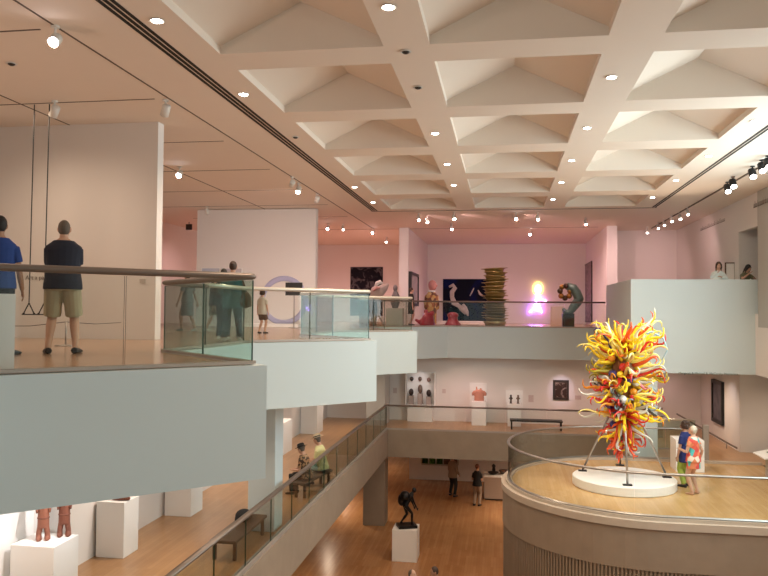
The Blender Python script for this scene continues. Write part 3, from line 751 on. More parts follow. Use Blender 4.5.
a0, a1 = at(350.5, 267, y=41.35), at(382.5, 316, y=41.35)
picture('large near-black painting with pale scratches on the far pink wall, behind the horned sculpture', a0.x, a1.x, a1.z, a0.z, 41.4, DKART, .02)
a0, a1 = at(443, 279, y=41.35), at(483.5, 322, y=41.35); zb_ = a1.z
t = picture('huge black and midnight-blue painting with pale drips behind the gold stack', a0.x, a1.x + .8, zb_, a0.z, 41.4, art('midnight_canvas', [(.0, (.003, .004, .010)), (.48, (.005, .007, .018)), (.58, (.003, .008, .06)), (.75, (.003, .014, .12))], .6, 3, .8), .02)
PALE = mat('pale_paint', (.55, .52, .48), .6, noise=.3, nscale=9)
sq = MB()
sq.tube([at(u, v, y=41.36) for u, v in ((449, 287), (453, 285), (455, 288), (452, 292), (452, 297), (454, 303), (459, 306), (462, 309), (466, 314))], [.06, .10, .12, .13, .12, .16, .11, .15, .07], 8, side=None)
sq.tube([at(u, v, y=41.36) for u, v in ((463, 304), (465, 308), (467, 312), (468, 316))], [.06, .12, .1, .04], 8)
sq.tube([at(u, v, y=41.36) for u, v in ((470, 296), (472, 292), (474, 288))], [.02, .04, .02], 6)
sq.tube([at(u, v, y=41.36) for u, v in ((478, 290), (480, 294), (483, 296))], [.03, .06, .04], 6)
for p_ in sq.v: p_.y = 41.355 + (p_.y - 41.36) * .1
sq.build('brush_stroke', PALE, t, True, True)
a0 = at(424, 282, x=-4.18)
def side_picture(label, u0, u1, v0, v1, x, sgn, face, frame=.05, fm=BLACK, depth=.08):
    A, Bp = at(u0, v0, x=x), at(u1, v1, x=x); y0, y1 = sorted((A.y, Bp.y)); z1 = (A.z + at(u1, v0, x=x).z) / 2; z0 = (at(u0, v1, x=x).z + Bp.z) / 2
    t = thing('framed_picture', label, 'picture', (x, (y0 + y1) / 2, z0))
    xa, xb = sorted((x, x + sgn * depth)); xc, xd = sorted((x, x + sgn * depth * .6))
    MB().box(xa, xb, y0, y0 + frame, z0, z1).box(xa, xb, y1 - frame, y1, z0, z1).box(xa, xb, y0 + frame, y1 - frame, z0, z0 + frame).box(xa, xb, y0 + frame, y1 - frame, z1 - frame, z1).build('frame', fm, t, world=True)
    bx(xc, xd, y0 + frame, y1 - frame, z0 + frame, z1 - frame).build('canvas', face, t, world=True)
    return t
side_picture('tall narrow black-framed picture on the side of the left dividing wall', 408.5, 416, 273, 306, -4.2, 1, art('muted_blue_print', [(.3, (.25, .27, .32)), (.6, (.45, .40, .40)), (.8, (.1, .1, .13))], 1.5), .12, BLACK, .14)
side_picture('tall mottled grey panel on the side wall to the right of the neon figure', 585.5, 592.5, 263, 322, 4.33, -1, art('mottled_grey_panel', [(.35, (.16, .12, .12)), (.5, (.36, .30, .30)), (.65, (.10, .08, .09)), (.8, (.3, .25, .3))], 3.), .03, BLACK, .06)
side_picture('tall dark framed picture on the lit wall below the mezzanine', 713.8, 724.5, 380.5, 423, 7.6, -1, art('dusky_violet_print', [(.3, (.10, .09, .11)), (.6, (.18, .16, .19)), (.8, (.05, .05, .06))], 1.5), .12, BLACK, .10)
# middle partition: ring picture, black panel, blue pictures
RING = mat('lavender_ring', (.46, .46, .66), .6)
o = at(284, 300.5, y=26.305)
one('ring_artwork', MB().tube([o + V((.80 * math.cos(a), -.02, .80 * math.sin(a))) for a in [2 * PI * k / 48 for k in range(48)]], [(.012, .095)] * 48, 8, side=(0, 1, 0), closed=True) , RING, 'large pale lavender ring on the partition wall behind the small child', 'artwork', smooth=True)
a0, a1 = at(285.5, 282.5, y=24.4), at(302, 295.5, y=24.4)
bs = thing('display_screen', 'small black screen on a thin stand in front of the lavender ring', 'screen', ((a0.x + a1.x) / 2, 24.4, 0))
bx(a0.x, a1.x, 24.4, 24.45, a1.z, a0.z).build('screen_panel', BLACK, bs, world=True)
MB().box((a0.x + a1.x) / 2 - .015, (a0.x + a1.x) / 2 + .015, 24.45, 24.48, .02, a0.z - .1).build('stand_pole', STEEL, bs, world=True)
MB().lathe([(.16, 0), (.16, .015), (.03, .03)], ((a0.x + a1.x) / 2, 24.46, 0), 20).build('stand_base', STEEL, bs, world=True)
a0, a1 = at(201.5, 268, y=26.25), at(219.5, 288, y=26.25)
picture('pale blue landscape picture on the partition wall, behind the woman with the bag', a0.x, a1.x, a1.z, a0.z, 26.3, art('pale_blue_wash', [(.3, (.35, .45, .68)), (.55, (.55, .58, .66)), (.8, (.62, .55, .55))], .8, 2, .3), .015, fm=WHITE)
a0, a1 = at(221, 268.3, y=26.25), at(241.5, 288, y=26.25)
picture('greyish lilac picture on the partition wall, right beside the pale blue one', a0.x, a1.x, a1.z, a0.z, 26.3, art('lilac_wash', [(.3, (.40, .44, .58)), (.55, (.58, .54, .56)), (.8, (.6, .5, .5))], .8, 2, .3), .015, fm=WHITE)
one('low_plinth', MB().bevel_box(-9.1, -7.1, 25.5, 26.2, 0, .12, .008), PEDW, 'low white plinth on the floor under the lavender ring', 'plinth')

# the two trapeze swings in front of the near partition
sw = thing('hanging_swing', 'thin trapeze bar hung on two black cables before the near wall', 'artwork', at(33, 314, y=12.35))
sw.location.z = .48
SWY = 12.35
for (ut, ub) in ((34.5, 32), (49.5, 49)):
    tp = at(ut, 105, y=SWY); tp.z = ZC - .01; b0 = at(ub - .5, 303, y=SWY); b0.x = tp.x - .02
    cb = MB().tube([tp, b0], .011, 6).build('cable', BLACK, sw, False, True)
    zl = .50
    for dx in (-.105, .105):
        MB().tube([b0, V((b0.x + dx, SWY, zl))], .012, 6).build('yoke_arm', BLACK, cb, False, True)
        MB().ball((b0.x + dx, SWY, zl), .022, 8).build('joint', BLACK, cb, True, True)
bx(at(22, 314, y=SWY).x, at(58, 314, y=SWY).x, SWY - .012, SWY + .012, .478, .497).build('trapeze_bar', BLACK, sw, world=True)
q = at(65.5, 346, z=0)
st = thing('rope_stanchion', 'slim grey barrier post on a flat base behind the man in khaki shorts', 'barrier', q)
MB().lathe([(.17, 0), (.17, .012), (.03, .022)], q, 24).build('post_base', STEEL, st, True, True)
MB().tube([q + V((0, 0, .02)), q + V((0, 0, .40))], .014, 8).build('post', STEEL, st, True, True)
one('barrier_cord', MB().tube([at(8, 326, y=q.y), at(30, 326, y=q.y), q + V((0, 0, .385)), at(95, 324, y=q.y + .6), at(121, 322.5, y=13.84)], .006, 5), DARKM, 'thin barrier cord stretched low across the near wall', 'cord')
q = at(14, 369, z=0)
one('display_plinth', MB().box(q.x - .9, q.x, q.y, q.y + .5, 0, .74, 0, PI / 4, (q.x, q.y, 0)), PEDW, 'knee-high pale plinth at the glass edge in front of the man in blue', 'plinth')
LET = mat('wall_lettering_grey', (.22, .18, .16), .8)
lt = thing('wall_text', 'line of small grey lettering on the near partition wall behind the two men', 'lettering', at(18, 279.5, y=13.84))
text_obj('lettering', 'O. Art a passage', .125, (0, 0, 0), (PI / 2, 0, 0), LET, lt)
q = at(140, 279, y=13.84)
one('wall_label', bx(q.x, q.x + .12, 13.825, 13.85, q.z - .08, q.z), mat('label_card', (.55, .50, .45), .6), 'small pale label card on the near partition wall', 'label')

# far upper floor sculptures
q = at(377, 325.5, z=0); q0 = V((q.x, q.y, 0))
hs = thing('horned_sculpture', 'pale bird-like abstract sculpture with a pointed horn on thin bent legs', 'sculpture', q0)
BONE = mat('weathered_bone', (.44, .36, .32), .6, noise=.2, nscale=6); BONEL = mat('white_crest', (.75, .72, .68), .5)
Yq = q.y
def sp(u, v, dy=0): return at(u, v, y=Yq) + V((0, dy, 0))
remesh(MB().tube([sp(370, 299), sp(375, 295), sp(380, 291), sp(385, 287), sp(389, 283.5)], [.08, .20, .24, .16, .02], 14).ball(sp(375, 292), (.20, .2, .24), 12).build('torso', BONE, hs, world=True), .03, 2)
MB().tube([sp(375, 286.5), sp(377, 283.5), sp(380, 282), sp(383, 283.5)], [.04, .09, .09, .03], 10).build('crest', BONEL, hs, True, True)
MB().tube([sp(374, 291, -.2), sp(378, 288, -.25), sp(381, 288, -.2)], [.03, .07, .02], 8).build('beak', mat('pink_beak', (.55, .28, .24), .6), hs, True, True)
for pl in (((372, 297), (371, 308), (372, 325)), ((378, 296), (380, 310), (376, 318), (374, 325.3)), ((378, 300), (379, 316), (382, 321), (383.5, 325.4))):
    MB().tube([sp(u, v) for u, v in pl], [.06] + [.04] * (len(pl) - 2) + [.035], 8).build('leg', BONE, hs, True, True)
q = at(394, 325.4, z=0)
gp = one('display_pedestal', MB().bevel_box(q.x - .35, q.x + .35, q.y, q.y + .6, 0, .72, .01), mat('sage_pedestal', (.50, .52, .45), .6), 'sage-grey pedestal behind the glass right of the horned sculpture', 'pedestal')
gb = one('stone_bust', MB().tube([(q.x, q.y + .3, .72), (q.x, q.y + .3, .95), (q.x + .02, q.y + .3, 1.25), (q.x, q.y + .3, 1.45)], [.12, .20, .17, .08], 12).ball((q.x, q.y + .28, 1.58), (.10, .12, .15), 12), mat('grey_stone', (.17, .16, .16), .7, noise=.2), 'small grey stone bust standing on the sage-grey pedestal', 'sculpture', smooth=True)
remesh(gb, .025, 2)
q = at(431.5, 324.3, z=0); 
PATC = pattern('gold_patterned_coat', [(.45, .30, .10), (.12, .05, .03), (.50, .38, .18), (.30, .12, .05)], 7)
mq = thing('figure_sculpture', 'bald pink-headed statue in a gold patterned coat, left of the big dark painting', 'statue', (q.x, q.y, 0))
remesh(MB().tube([q + V((0, 0, .02)), q + V((0, 0, .5)), q + V((0, 0, 1.0)), q + V((0, 0, 1.35)), q + V((0, 0, 1.55))], [(.24, .2), (.24, .2), (.26, .2), (.28, .2), (.12, .11)], 16, side=(1, 0, 0)).tube([q + V((-.25, 0, 1.35)), q + V((-.30, .02, 1.0)), q + V((-.28, .1, .7))], .07, 8).tube([q + V((.25, 0, 1.35)), q + V((.30, .02, 1.0)), q + V((.28, .1, .7))], .07, 8).build('coat', PATC, mq, world=True), .035, 2)
remesh(MB().ball(q + V((.03, 0, 1.82)), (.20, .22, .25), 16).ball(q + V((.08, -.08, 1.72)), (.15, .15, .15), 12).ball(q + V((.22, -.06, 1.80)), (.07, .06, .06), 8).tube([q + V((0, 0, 1.5)), q + V((.02, 0, 1.7))], .12, 10).build('head', mat('pink_clay', (.46, .22, .19), .6), mq, world=True), .03, 2)
MB().lathe([(.16, 1.50), (.19, 1.54), (.17, 1.58)], q, 16).build('collar', WHITEC, mq, True, True)
REDG = mat('red_glaze', (.30, .015, .03), .3, coat=.4)
q = at(427, 325.8, z=0)
rp = thing('red_sculpture', 'crimson lumpy sculpture with a spout, in front of the gold-coated statue', 'sculpture', q)
remesh(MB().tube([q + V((0, .2, 0)), q + V((0, .2, .15)), q + V((.05, .2, .45)), q + V((.08, .2, .62))], [.42, .40, .30, .18], 14).tube([q + V((-.25, .2, .25)), q + V((-.45, .2, .18)), q + V((-.66, .2, .30))], [.14, .11, .06], 8).ball(q + V((.25, .2, .62)), (.16, .14, .12), 10).ball(q + V((-.08, .2, .70)), (.12, .12, .11), 10).build('figure', REDG, rp, world=True), .035, 1); rp.scale = (.78, .78, .85)
q = at(452.5, 325.8, z=0)
rp = thing('red_sculpture', 'crimson bell-shaped sculpture with a domed top, below the big dark painting', 'sculpture', q)
MB().lathe([(.44, 0), (.43, .08), (.30, .25), (.24, .42), (.30, .52), (.29, .62), (.18, .70), (0, .72)], q + V((0, .2, 0)), 20).build('figure', REDG, rp, True, True); rp.scale = (.8, .8, .8)
one('low_plinth', MB().bevel_box(at(436, 324, y=36).x, at(488, 324, y=36).x, 36, 37.2, 0, .14, .01), PEDW, 'long low white plinth on the floor under the huge dark painting', 'plinth')
# gold stack
q = at(495, 326, z=0); GOLD = mat('tarnished_gold', (.33, .27, .11), .38, .75, noise=.2, nscale=4)
gs = thing('stacked_sculpture', 'tall wobbly stack of tarnished gold discs and bowls', 'sculpture', (q.x, q.y, 0))
rr = random.Random(5); z = 0.; k = 0
prof_b = [(.36, 0), (.44, .06), (.50, .14)]
zt = at(495, 268.5, y=q.y).z
MB().lathe([(.40, 0), (.45, .1), (.50, .2)], q, 28).build('bowl', GOLD, gs, True, True); z = .19
while z < zt - .05:
    r = rr.uniform(.46, .60); th = rr.uniform(.11, .20); ax = Matrix.Rotation(rr.uniform(-.06, .06), 3, 'Y') @ Matrix.Rotation(rr.uniform(-.04, .04), 3, 'X')
    tmp = MB().lathe([(.37, -th * .5), (.42, th * .05), (.46, th * .22), (r, th * .30), (r, th * .42), (.44, th * .45), (.38, th * .5)], (0, 0, 0), 28)
    off = V((q.x + rr.uniform(-.04, .04), q.y, z + th * .5))
    MB().add([ax @ p_ + off for p_ in tmp.v], tmp.f).build('disc', GOLD, gs, True, True); z += th * .92
# neon figure on the far wall
YN = 41.3
nf = thing('neon_figure', 'glowing yellow, white and violet neon figure on the far pink wall', 'neon sign', at(538, 300, y=YN))
def neon(pts, c, es, r, name):
    MB().tube([at(u, v, y=YN) for u, v in pts], r, 8).build(name, mat('neon_' + name, c, .4, emit=c, es=es), nf, True, True)
neon([(538 + 4.6 * math.cos(a), 288.5 + 6 * math.sin(a)) for a in [-PI * 1.35 + 1.7 * PI * k / 16 for k in range(17)]], (1, .62, .12), 3.5, .045, 'hair_tube')
neon([(538 + 2.6 * math.cos(a), 289.5 + 4.2 * math.sin(a)) for a in [2 * PI * k / 14 for k in range(15)]], (.75, .95, 1), 2.5, .03, 'face_tube')
neon([(536, 297), (540, 299), (543, 300), (546.5, 301)], (1, .35, .9), 8, .035, 'arm_tube')
neon([(540, 296), (535.5, 302), (538, 305), (534.5, 308)], (.8, .5, 1), 8, .04, 'torso_tube')
neon([(536, 304), (533.5, 309), (529.5, 312.5)], (.40, .12, 1), 30, .045, 'leg_tube')
neon([(538.5, 304), (540.5, 309), (542, 313)], (1, .14, .75), 16, .045, 'trouser_tube')
neon([(535, 306), (537, 309.5), (540, 309)], (.85, .9, 1), 5, .045, 'skirt_tube')
# bronze ring figure on black plinth
q = at(568.5, 327, z=0)
one('display_plinth', MB().bevel_box(q.x - .24, q.x + .24, q.y, q.y + .48, 0, .56, .008), mat('black_plinth', (.012, .014, .013), .35), 'black square plinth under the green bronze figure', 'plinth')
GB = mat('green_bronze', (.10, .15, .125), .4, .5, noise=.2, nscale=5); GBB = mat('polished_bronze', (.45, .24, .07), .25, .9)
bf = thing('bronze_figure', 'green bronze bent figure curling round a gilded knot, on the black plinth', 'sculpture', (q.x, q.y + .24, .56))
YQ = q.y + .24
def bp(u, v): return at(u, v, y=YQ)
remesh(MB().tube([bp(563, 308), bp(564.5, 311), bp(568.5, 313.5), bp(572, 309), bp(577, 302.5), bp(579, 299), bp(576.5, 293), bp(573, 288), bp(569, 286.5), bp(567, 290)], [.06, .10, .15, .17, .20, .21, .20, .20, .18, .12], 12).ball(bp(568.5, 314.5), (.12, .12, .10), 10).build('bent_body', GB, bf, world=True), .03, 2)
for k, (u, v) in enumerate(((562, 287), (560, 291), (561, 296), (565, 298), (569, 296), (566, 286), (570, 291))):
    MB().ball(bp(u, v) + V((0, -.05 * (k % 3), 0)), .12, 10).build('gilded_knob', GBB if k % 2 == 0 else mat('dark_bronze', (.06, .04, .025), .35, .8), bf, True, True)
q = at(557, 325.5, z=0)
one('display_plinth', MB().bevel_box(q.x - .26, q.x + .30, q.y, q.y + .55, 0, .88, .01), mat('beige_plinth', (.42, .34, .27), .6), 'beige plinth standing behind the green bronze figure', 'plinth')

# mezzanine text
fm = thing('wall_text', 'line of tiny dark lettering along the lower edge of the mezzanine parapet', 'lettering', at(678.5, 374, y=24.495))
text_obj('lettering', 'Margaret & Michael R. McCarthy Mezzanine', .098, (0, 0, 0), (PI / 2, 0, 0), mat('sign_lettering_teal', (.10, .16, .16), .6), fm)
def scribble(label, u0, v0, u1, v1, x, h):
    A, Bq = at(u0, v0, x=x), at(u1, v1, x=x); mb = MB(); rr = random.Random(u0); n = 46; z = (A.z + Bq.z) / 2
    for k in range(n):
        if rr.random() < .16: continue
        y = A.y + (Bq.y - A.y) * k / n; w = (Bq.y - A.y) / n * .62; hh = h * rr.choice((.62, .62, 1.0)); y0, y1 = sorted((y, y + w))
        mb.box(x - .004, x, y0, y1, z, z + hh * .25).box(x - .004, x, y0, y0 + (y1 - y0) * .3, z, z + hh)
    one('wall_text', mb, LET, label, 'lettering')
scribble('faint line of lettering high on the pink wall behind the mezzanine', 700.5, 231.5, 725, 220.5, 7.6, .16)
scribble('faint line of lettering high on the grey wall above the mezzanine doorway', 753.5, 208.5, 768, 202, 7.575, .2)
# small objects behind the women
for u, lab in ((731, 'thin brown easel-like frame leaning against the wall between the two mezzanine women'),):
    q0 = at(u, 262.5, y=26.6)
    picture(lab, q0.x - .20, q0.x + .13, .62, q0.z, 26.6, WALLW, .035, .05, BROWNC, 'frame')
    # stands on the mezzanine floor
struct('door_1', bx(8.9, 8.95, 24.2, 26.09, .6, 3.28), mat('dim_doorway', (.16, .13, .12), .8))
struct('floor_doorway', bx(7.62, 8.9, 24.2, 26.1, .5, .6), GREYW)

# ================================================================== MIDDLE LEVEL DISPLAYS
def pedestal(label, x0, x1, y0, y1, zt, zf, m=PEDW, name='display_pedestal'):
    return one(name, MB().bevel_box(x0, x1, y0, y1, zf, zt, .006), m, label, 'pedestal')
PT = ZM + 1.0
pedestal('white pedestal under the pair of terracotta figures at the lower left', -7.2, -6.5, 10.2, 10.85, PT, ZM)
pedestal('white pedestal with a dark red fragment, second along the lower left wall', -7.3, -6.76, 12.75, 13.3, PT, ZM)
pedestal('white pedestal mostly under the balcony, third along the lower left wall', -7.3, -6.7, 15.55, 16.2, PT, ZM)
pedestal('broad white pedestal beyond the grey pillar against the lower left wall', -7.33, -6.75, 22.6, 23.6, PT, ZM)
pedestal('tall white pedestal farthest along the lower left wall, behind the seated couple', -7.33, -6.7, 26.7, 27.6, PT + .5, ZM)
TERR = mat('terracotta', (.27, .10, .06), .6, noise=.25, nscale=12, bump=.2); TERD = mat('burnt_terracotta', (.18, .06, .035), .6, noise=.3, nscale=12, bump=.2)
def boot(label, u, v, m, yy):
    q = at(u, v, z=PT)
    t = thing('terracotta_figure', label, 'sculpture', q, .5); t.scale = (.66, .66, 1.0)
    def body(mb):
        mb.tube([(-.09, 0, .0), (-.09, -.02, .10), (-.06, 0, .22)], [(.07, .08), (.06, .06), (.065, .07)], 10)
        mb.tube([(.09, 0, .0), (.09, -.02, .10), (.06, 0, .22)], [(.07, .08), (.06, .06), (.065, .07)], 10)
        for sg in (-1, 1): mb.ball((sg * .09, -.10, .03), (.06, .10, .035), 10)
        mb.tube([(0, 0, .18), (0, 0, .32), (0, 0, .50), (0, 0, .60)], [(.13, .11), (.125, .11), (.12, .10), (.09, .08)], 14)
        return mb
    remesh(body(MB()).build('torso', m, t), .012, 2)
    for sg in (-1, 1): MB().tube([(sg * .11, 0, .56), (sg * .145, -.03, .50), (sg * .13, -.08, .42)], [.035, .03, .025], 8).build('arm', m, t, True)
    MB().ball((0, 0, .70), (.085, .09, .11), 12).build('head', m, t, True)
    MB().tube([(.125 * math.cos(a), .108 * math.sin(a), .33) for a in [2 * PI * k / 20 for k in range(20)]], .012, 6, closed=True).build('belt', TERD, t, True)
boot('standing terracotta figure with small arms, the paler of the pair on the white pedestal', 43, 539.5, TERR, 0)
boot('standing burnt-brown terracotta figure beside the paler one, nearer the pillar', 64, 535.5, TERD, 0)
q = at(121, 500.5, z=PT)
one('pottery_fragment', MB().tube([q + V((-.16, 0, .035)), q + V((-.05, 0, .05)), q + V((.08, .02, .06)), q + V((.16, .03, .03))], [.03, .05, .06, .025], 8), TERD, 'low dark red fragment lying on the second white pedestal', 'artefact', smooth=True)
one('niche_panel', MB().box(-7.345, -7.30, 9.0, 10.95, ZM + .02, SB - .02).box(-7.30, -6.75, 10.90, 10.95, ZM + .02, SB - .02), PEDW, 'bright white backing panel behind the terracotta figures', 'panel')
# benches
def bench(label, x0, x1, y0, y1, z, m):
    t = thing('bench', label, 'bench', ((x0 + x1) / 2, (y0 + y1) / 2, z))
    MB().bevel_box(x0, x1, y0, y1, z + .32, z + .38, .015).build('seat', m, t, world=True)
    for x in (x0 + .06, x1 - .06):
        for y in (y0 + .12, y1 - .12): MB().bevel_box(x - .03, x + .03, y - .03, y + .03, z, z + .32, .005).build('leg', m, t, world=True)
    return t
BEN = mat('dark_bench_wood', (.10, .065, .045), .5, noise=.2, nscale=5)
sb = bench('dark wooden bench under the seated couple', -4.87, -4.53, 17.5, 19.25, ZM, BEN)
sb.rotation_euler.z = -.16
bench('low dark bench behind the sloping glass, in front of the grey pillar', -5.2, -4.7, 12.9, 14.7, ZM, BEN)
remesh(one('handbag', MB().ball((-5.03, 14.2, ZM + .49), (.15, .22, .11), 12).box(-5.15, -4.91, 14.02, 14.38, ZM + .385, ZM + .47), BLK, 'black bag lying on the low bench behind the sloping glass', 'bag'), .02, 2)
bench('long low dark bench on the middle level in front of the lit painting', at(510, 430, y=29.2).x, at(563, 430, y=29.2).x, 29.2, 29.7, ZM, BLACK)
# wall of heads
YW = 31.0
def wp(u, v, dy=0): return at(u, v, y=YW + dy)
a0, a1 = wp(406.5, 372), wp(435.5, 404)
cs = thing('display_case', 'shallow white wall case holding three masks above three stone heads', 'display case', ((a0.x + a1.x) / 2, YW, a1.z))
bx(a0.x, a1.x, YW - .04, YW, a1.z, a0.z).build('back_panel', PEDW, cs, world=True)
MB().box(a0.x, a0.x + .04, YW - .35, YW - .04, a1.z, a0.z).box(a1.x - .04, a1.x, YW - .35, YW - .04, a1.z, a0.z).build('side_panel', PEDW, cs, world=True)
bx(a0.x, a1.x, YW - .45, YW - .04, a1.z - .06, a1.z).build('shelf', PEDW, cs, world=True)
MB().box(a0.x + .1, a1.x - .1, YW - .4, YW, ZM, a1.z - .06).build('plinth', PEDW, cs, world=True)
STN = [mat('dark_stone', (.05, .035, .03), .6, noise=.3, nscale=20), mat('brown_stone', (.16, .11, .085), .6, noise=.3, nscale=20), mat('pink_stone', (.28, .17, .14), .6, noise=.3, nscale=20)]
for (u, v, m, lab) in ((411.7, 378.7, STN[0], 'small black mask, first of the top row in the white wall case'), (420, 378.7, STN[1], 'round brown mask in the middle of the top row in the white wall case'), (428.8, 379.5, STN[2], 'pinkish mask at the end of the top row in the white wall case')):
    p_ = wp(u, v, -.1); t = thing('mask', lab, 'mask', p_)
    remesh(MB().ball((0, 0, 0), (.085, .05, .09), 12).ball((0, -.05, -.01), (.02, .03, .03), 8).ball((0, -.01, -.06), (.05, .04, .05), 8).build('mask_face', m, t), .012, 1)
    MB().tube([(0, .06, 0), (0, 0, 0)], .01, 6).build('mount_pin', STEEL, t)
for (u, v0, v1, m, lab) in ((411.2, 388.5, 395.5, STN[0], 'dark stone head on a block, left of the tall one in the wall case'), (420.2, 384.5, 393.5, STN[1], 'tall narrow stone head in the middle of the lower row in the wall case'), (428.7, 389.5, 396.5, STN[0], 'dark stone head on a block, right of the tall one in the wall case')):
    top_, bot = wp(u, v0, -.2), wp(u, v1, -.2)
    hh = (top_.z - bot.z) / 2
    t = thing('stone_carving', lab, 'sculpture', bot)
    remesh(MB().ball((0, 0, hh), (.10, .09, hh), 12).ball((0, -.08, hh * .9), (.025, .04, .05), 8).tube([(0, 0, 0), (0, 0, hh * .6)], [.05, .07], 10).build('head', m, t), .014, 1)
    bl = bx(bot.x - .10, bot.x + .10, YW - .32, YW - .08, a1.z, bot.z); one('mount_block', bl, mat('grey_block', (.42, .35, .32), .7), 'grey mounting block under the ' + {411.2: 'dark stone head left of the tall one', 420.2: 'tall narrow stone head', 428.7: 'dark stone head right of the tall one'}[u], 'block')
def vit(label, u0, u1, v0, vt, depth=.7):
    A, Bq = at(u0, v0, y=YW - depth - .25), at(u1, v0, y=YW - depth - .25); zt = at(u0, vt, y=YW - depth - .25).z
    return pedestal(label, A.x, Bq.x, YW - depth - .25, YW - .25, zt, ZM), (A.x + Bq.x) / 2, zt
_, px, pz = vit('white pedestal carrying the terracotta torso by the far middle wall', 471.5, 486, 425, 401.5)
t = thing('terracotta_torso', 'wide terracotta torso with raised shoulders on the white pedestal by the far middle wall', 'sculpture', (px, YW - .6, pz))
remesh(MB().tube([(0, 0, 0), (0, 0, .18), (0, 0, .36), (0, 0, .44)], [(.20, .11), (.19, .11), (.21, .11), (.12, .08)], 14, side=(1, 0, 0)).tube([(-.15, 0, .36), (-.25, 0, .28), (-.24, 0, .20)], [.07, .06, .05], 8).tube([(.15, 0, .36), (.25, 0, .28), (.24, 0, .20)], [.07, .06, .05], 8).tube([(-.1, 0, .4), (-.10, 0, .56)], [.04, .025], 8).tube([(.06, 0, .4), (.06, 0, .5)], .04, 8).build('torso', mat('pink_terracotta', (.50, .22, .15), .65), t), .016, 2)
def hood(label, u0, u1, v0, v1, y0, y1):
    A, Bq = at(u0, v0, y=y0), at(u1, v1, y=y0)
    one('glass_case', bx(A.x, Bq.x, y0, y1, Bq.z, A.z), glass_mat('case_glass', (.97, .98, .98)), label, 'display case')
_, px2, pz2 = vit('white pedestal carrying two small dark figurines by the far middle wall', 507.5, 521, 426, 404.5)
for dx, m, lab in ((-.13, STN[0], 'thin dark figurine on the white pedestal, beside the patterned one'), (.15, STN[1], 'patterned brown figurine on the white pedestal, nearer the lit painting')):
    t = thing('figurine', lab, 'sculpture', (px2 + dx, YW - .6, pz2))
    remesh(MB().tube([(0, 0, 0), (0, 0, .12), (0, 0, .26)], [.05, .035, .05], 8).ball((0, 0, .31), .045, 8).tube([(-.08, 0, .2), (0, 0, .22), (.08, 0, .2)], .022, 6).build('figure', m, t), .012, 1)
    MB().lathe([(.06, 0), (.06, .02)], (0, 0, 0), 14).build('base', STEEL, t)
for u0, v0, v1, lab in ((471, 384, 425, 0), (507, 391, 425, 1)):
    A = wp(u0 + .5, v0 - 3); 
    one('backing_panel', bx(wp(u0, v0).x - .05, wp(u0 + 14.5, v0).x + .05, YW - .05, YW, pz - .3, wp(u0, v0 - 1).z), PEDW, ['white wall panel behind the terracotta torso', 'white wall panel behind the two small figurines'][lab], 'panel')
a0, a1 = wp(553, 379.8), wp(568.8, 400)
picture('dark framed painting with a pale figure, spotlit on the far middle wall', a0.x, a1.x, a1.z, a0.z, YW, art('old_master_canvas', [(.0, (.015, .010, .008)), (.5, (.06, .035, .025)), (.6, (.40, .30, .24)), (.68, (.10, .05, .04)), (.8, (.02, .015, .012))], 3.0, 5, 1.), .09, fm=mat('dark_wood_frame', (.035, .022, .015), .4))
LBL = mat('wall_label_card', (.62, .52, .50), .7)
for u, v, w, h_, lab in ((395, 390.5, .16, .22, 'pale label card on the wall left of the case of heads'), (444, 391, .14, .18, 'pale label card on the wall right of the case of heads'), (531, 398.5, .2, .28, 'grey label card between the figurines and the lit painting'), (578, 397.5, .24, .16, 'small label card right of the lit painting')):
    q = wp(u, v); one('wall_label', bx(q.x - w / 2, q.x + w / 2, YW - .012, YW, q.z - h_ / 2, q.z + h_ / 2), LBL, lab, 'label')

# right side of the middle level
q = at(684, 470, z=ZM)
pedestal('white box plinth behind the two women on the sculpture terrace', 4.85, 5.62, 22.55, 23.3, ZM + .90, ZM, PEDW, 'display_plinth')
balustrade('short glass guard with a pale handrail beside the stair, behind the two women', [(4.35, 26.2), (6.25, 26.2)], ZM, .98, GGRN, RAILW, .04, pane=.95)
balustrade('taller glass guard farther back beside the stair under the mezzanine', [(4.3, 28.6), (5.7, 28.6)], ZM, 1.05, GSMK, STEEL, .035, pane=.7)
one('guard_post', MB().bevel_box(5.98, 6.14, 24.1, 24.26, ZM, ZM + 1.12, .01), SHOE, 'square dark post at the end of the glass guard behind the women', 'post')
hrp = [at(676, 414, x=7.5), at(690, 423, x=7.5), at(708, 433, x=7.5), at(731, 446.5, x=7.5)]
hr = thing('stair_handrail', 'thin sloping handrail on the wall under the tall dark picture', 'handrail', hrp[0])
A, Bq = at(677, 414, y=30.), at(733, 446, x=7.46)
MB().tube([A, A.lerp(Bq, .5), Bq, Bq + V((0, -.4, 0))], .03, 8).build('rail', RAILM, hr, True, True)
for k in (.15, .5, .9):
    pp = A.lerp(Bq, k); MB().tube([V((pp.x, pp.y, ZM)), pp], .016, 6).build('baluster', STEEL, hr, True, True)
q = at(757, 446, y=21.9)
rl = thing('reading_panel', 'slanted white reading panel on a grey stand at the right edge of the terrace', 'sign', (7.25, 21.9, ZM))
MB().bevel_box(7.12, 7.42, 21.5, 22.2, ZM, -3.25, .01).build('stand', GREYW, rl, world=True)
MB().add([(6.85, 21.4, -3.27), (7.55, 21.4, -3.10), (7.55, 22.35, -3.10), (6.85, 22.35, -3.27), (6.85, 21.4, -3.24), (7.55, 21.4, -3.07), (7.55, 22.35, -3.07), (6.85, 22.35, -3.24)],
         [(0, 3, 2, 1), (4, 5, 6, 7), (0, 1, 5, 4), (1, 2, 6, 5), (2, 3, 7, 6), (3, 0, 4, 7)]).build('panel', PEDW, rl, world=True)
MB().add([(7.1, 21.6, -3.178), (7.4, 21.6, -3.108), (7.4, 22.1, -3.108), (7.1, 22.1, -3.178)], [(0, 1, 2, 3)]).build('printed_text', GREYC, rl, world=True)
q = at(755.8, 418, x=7.58)
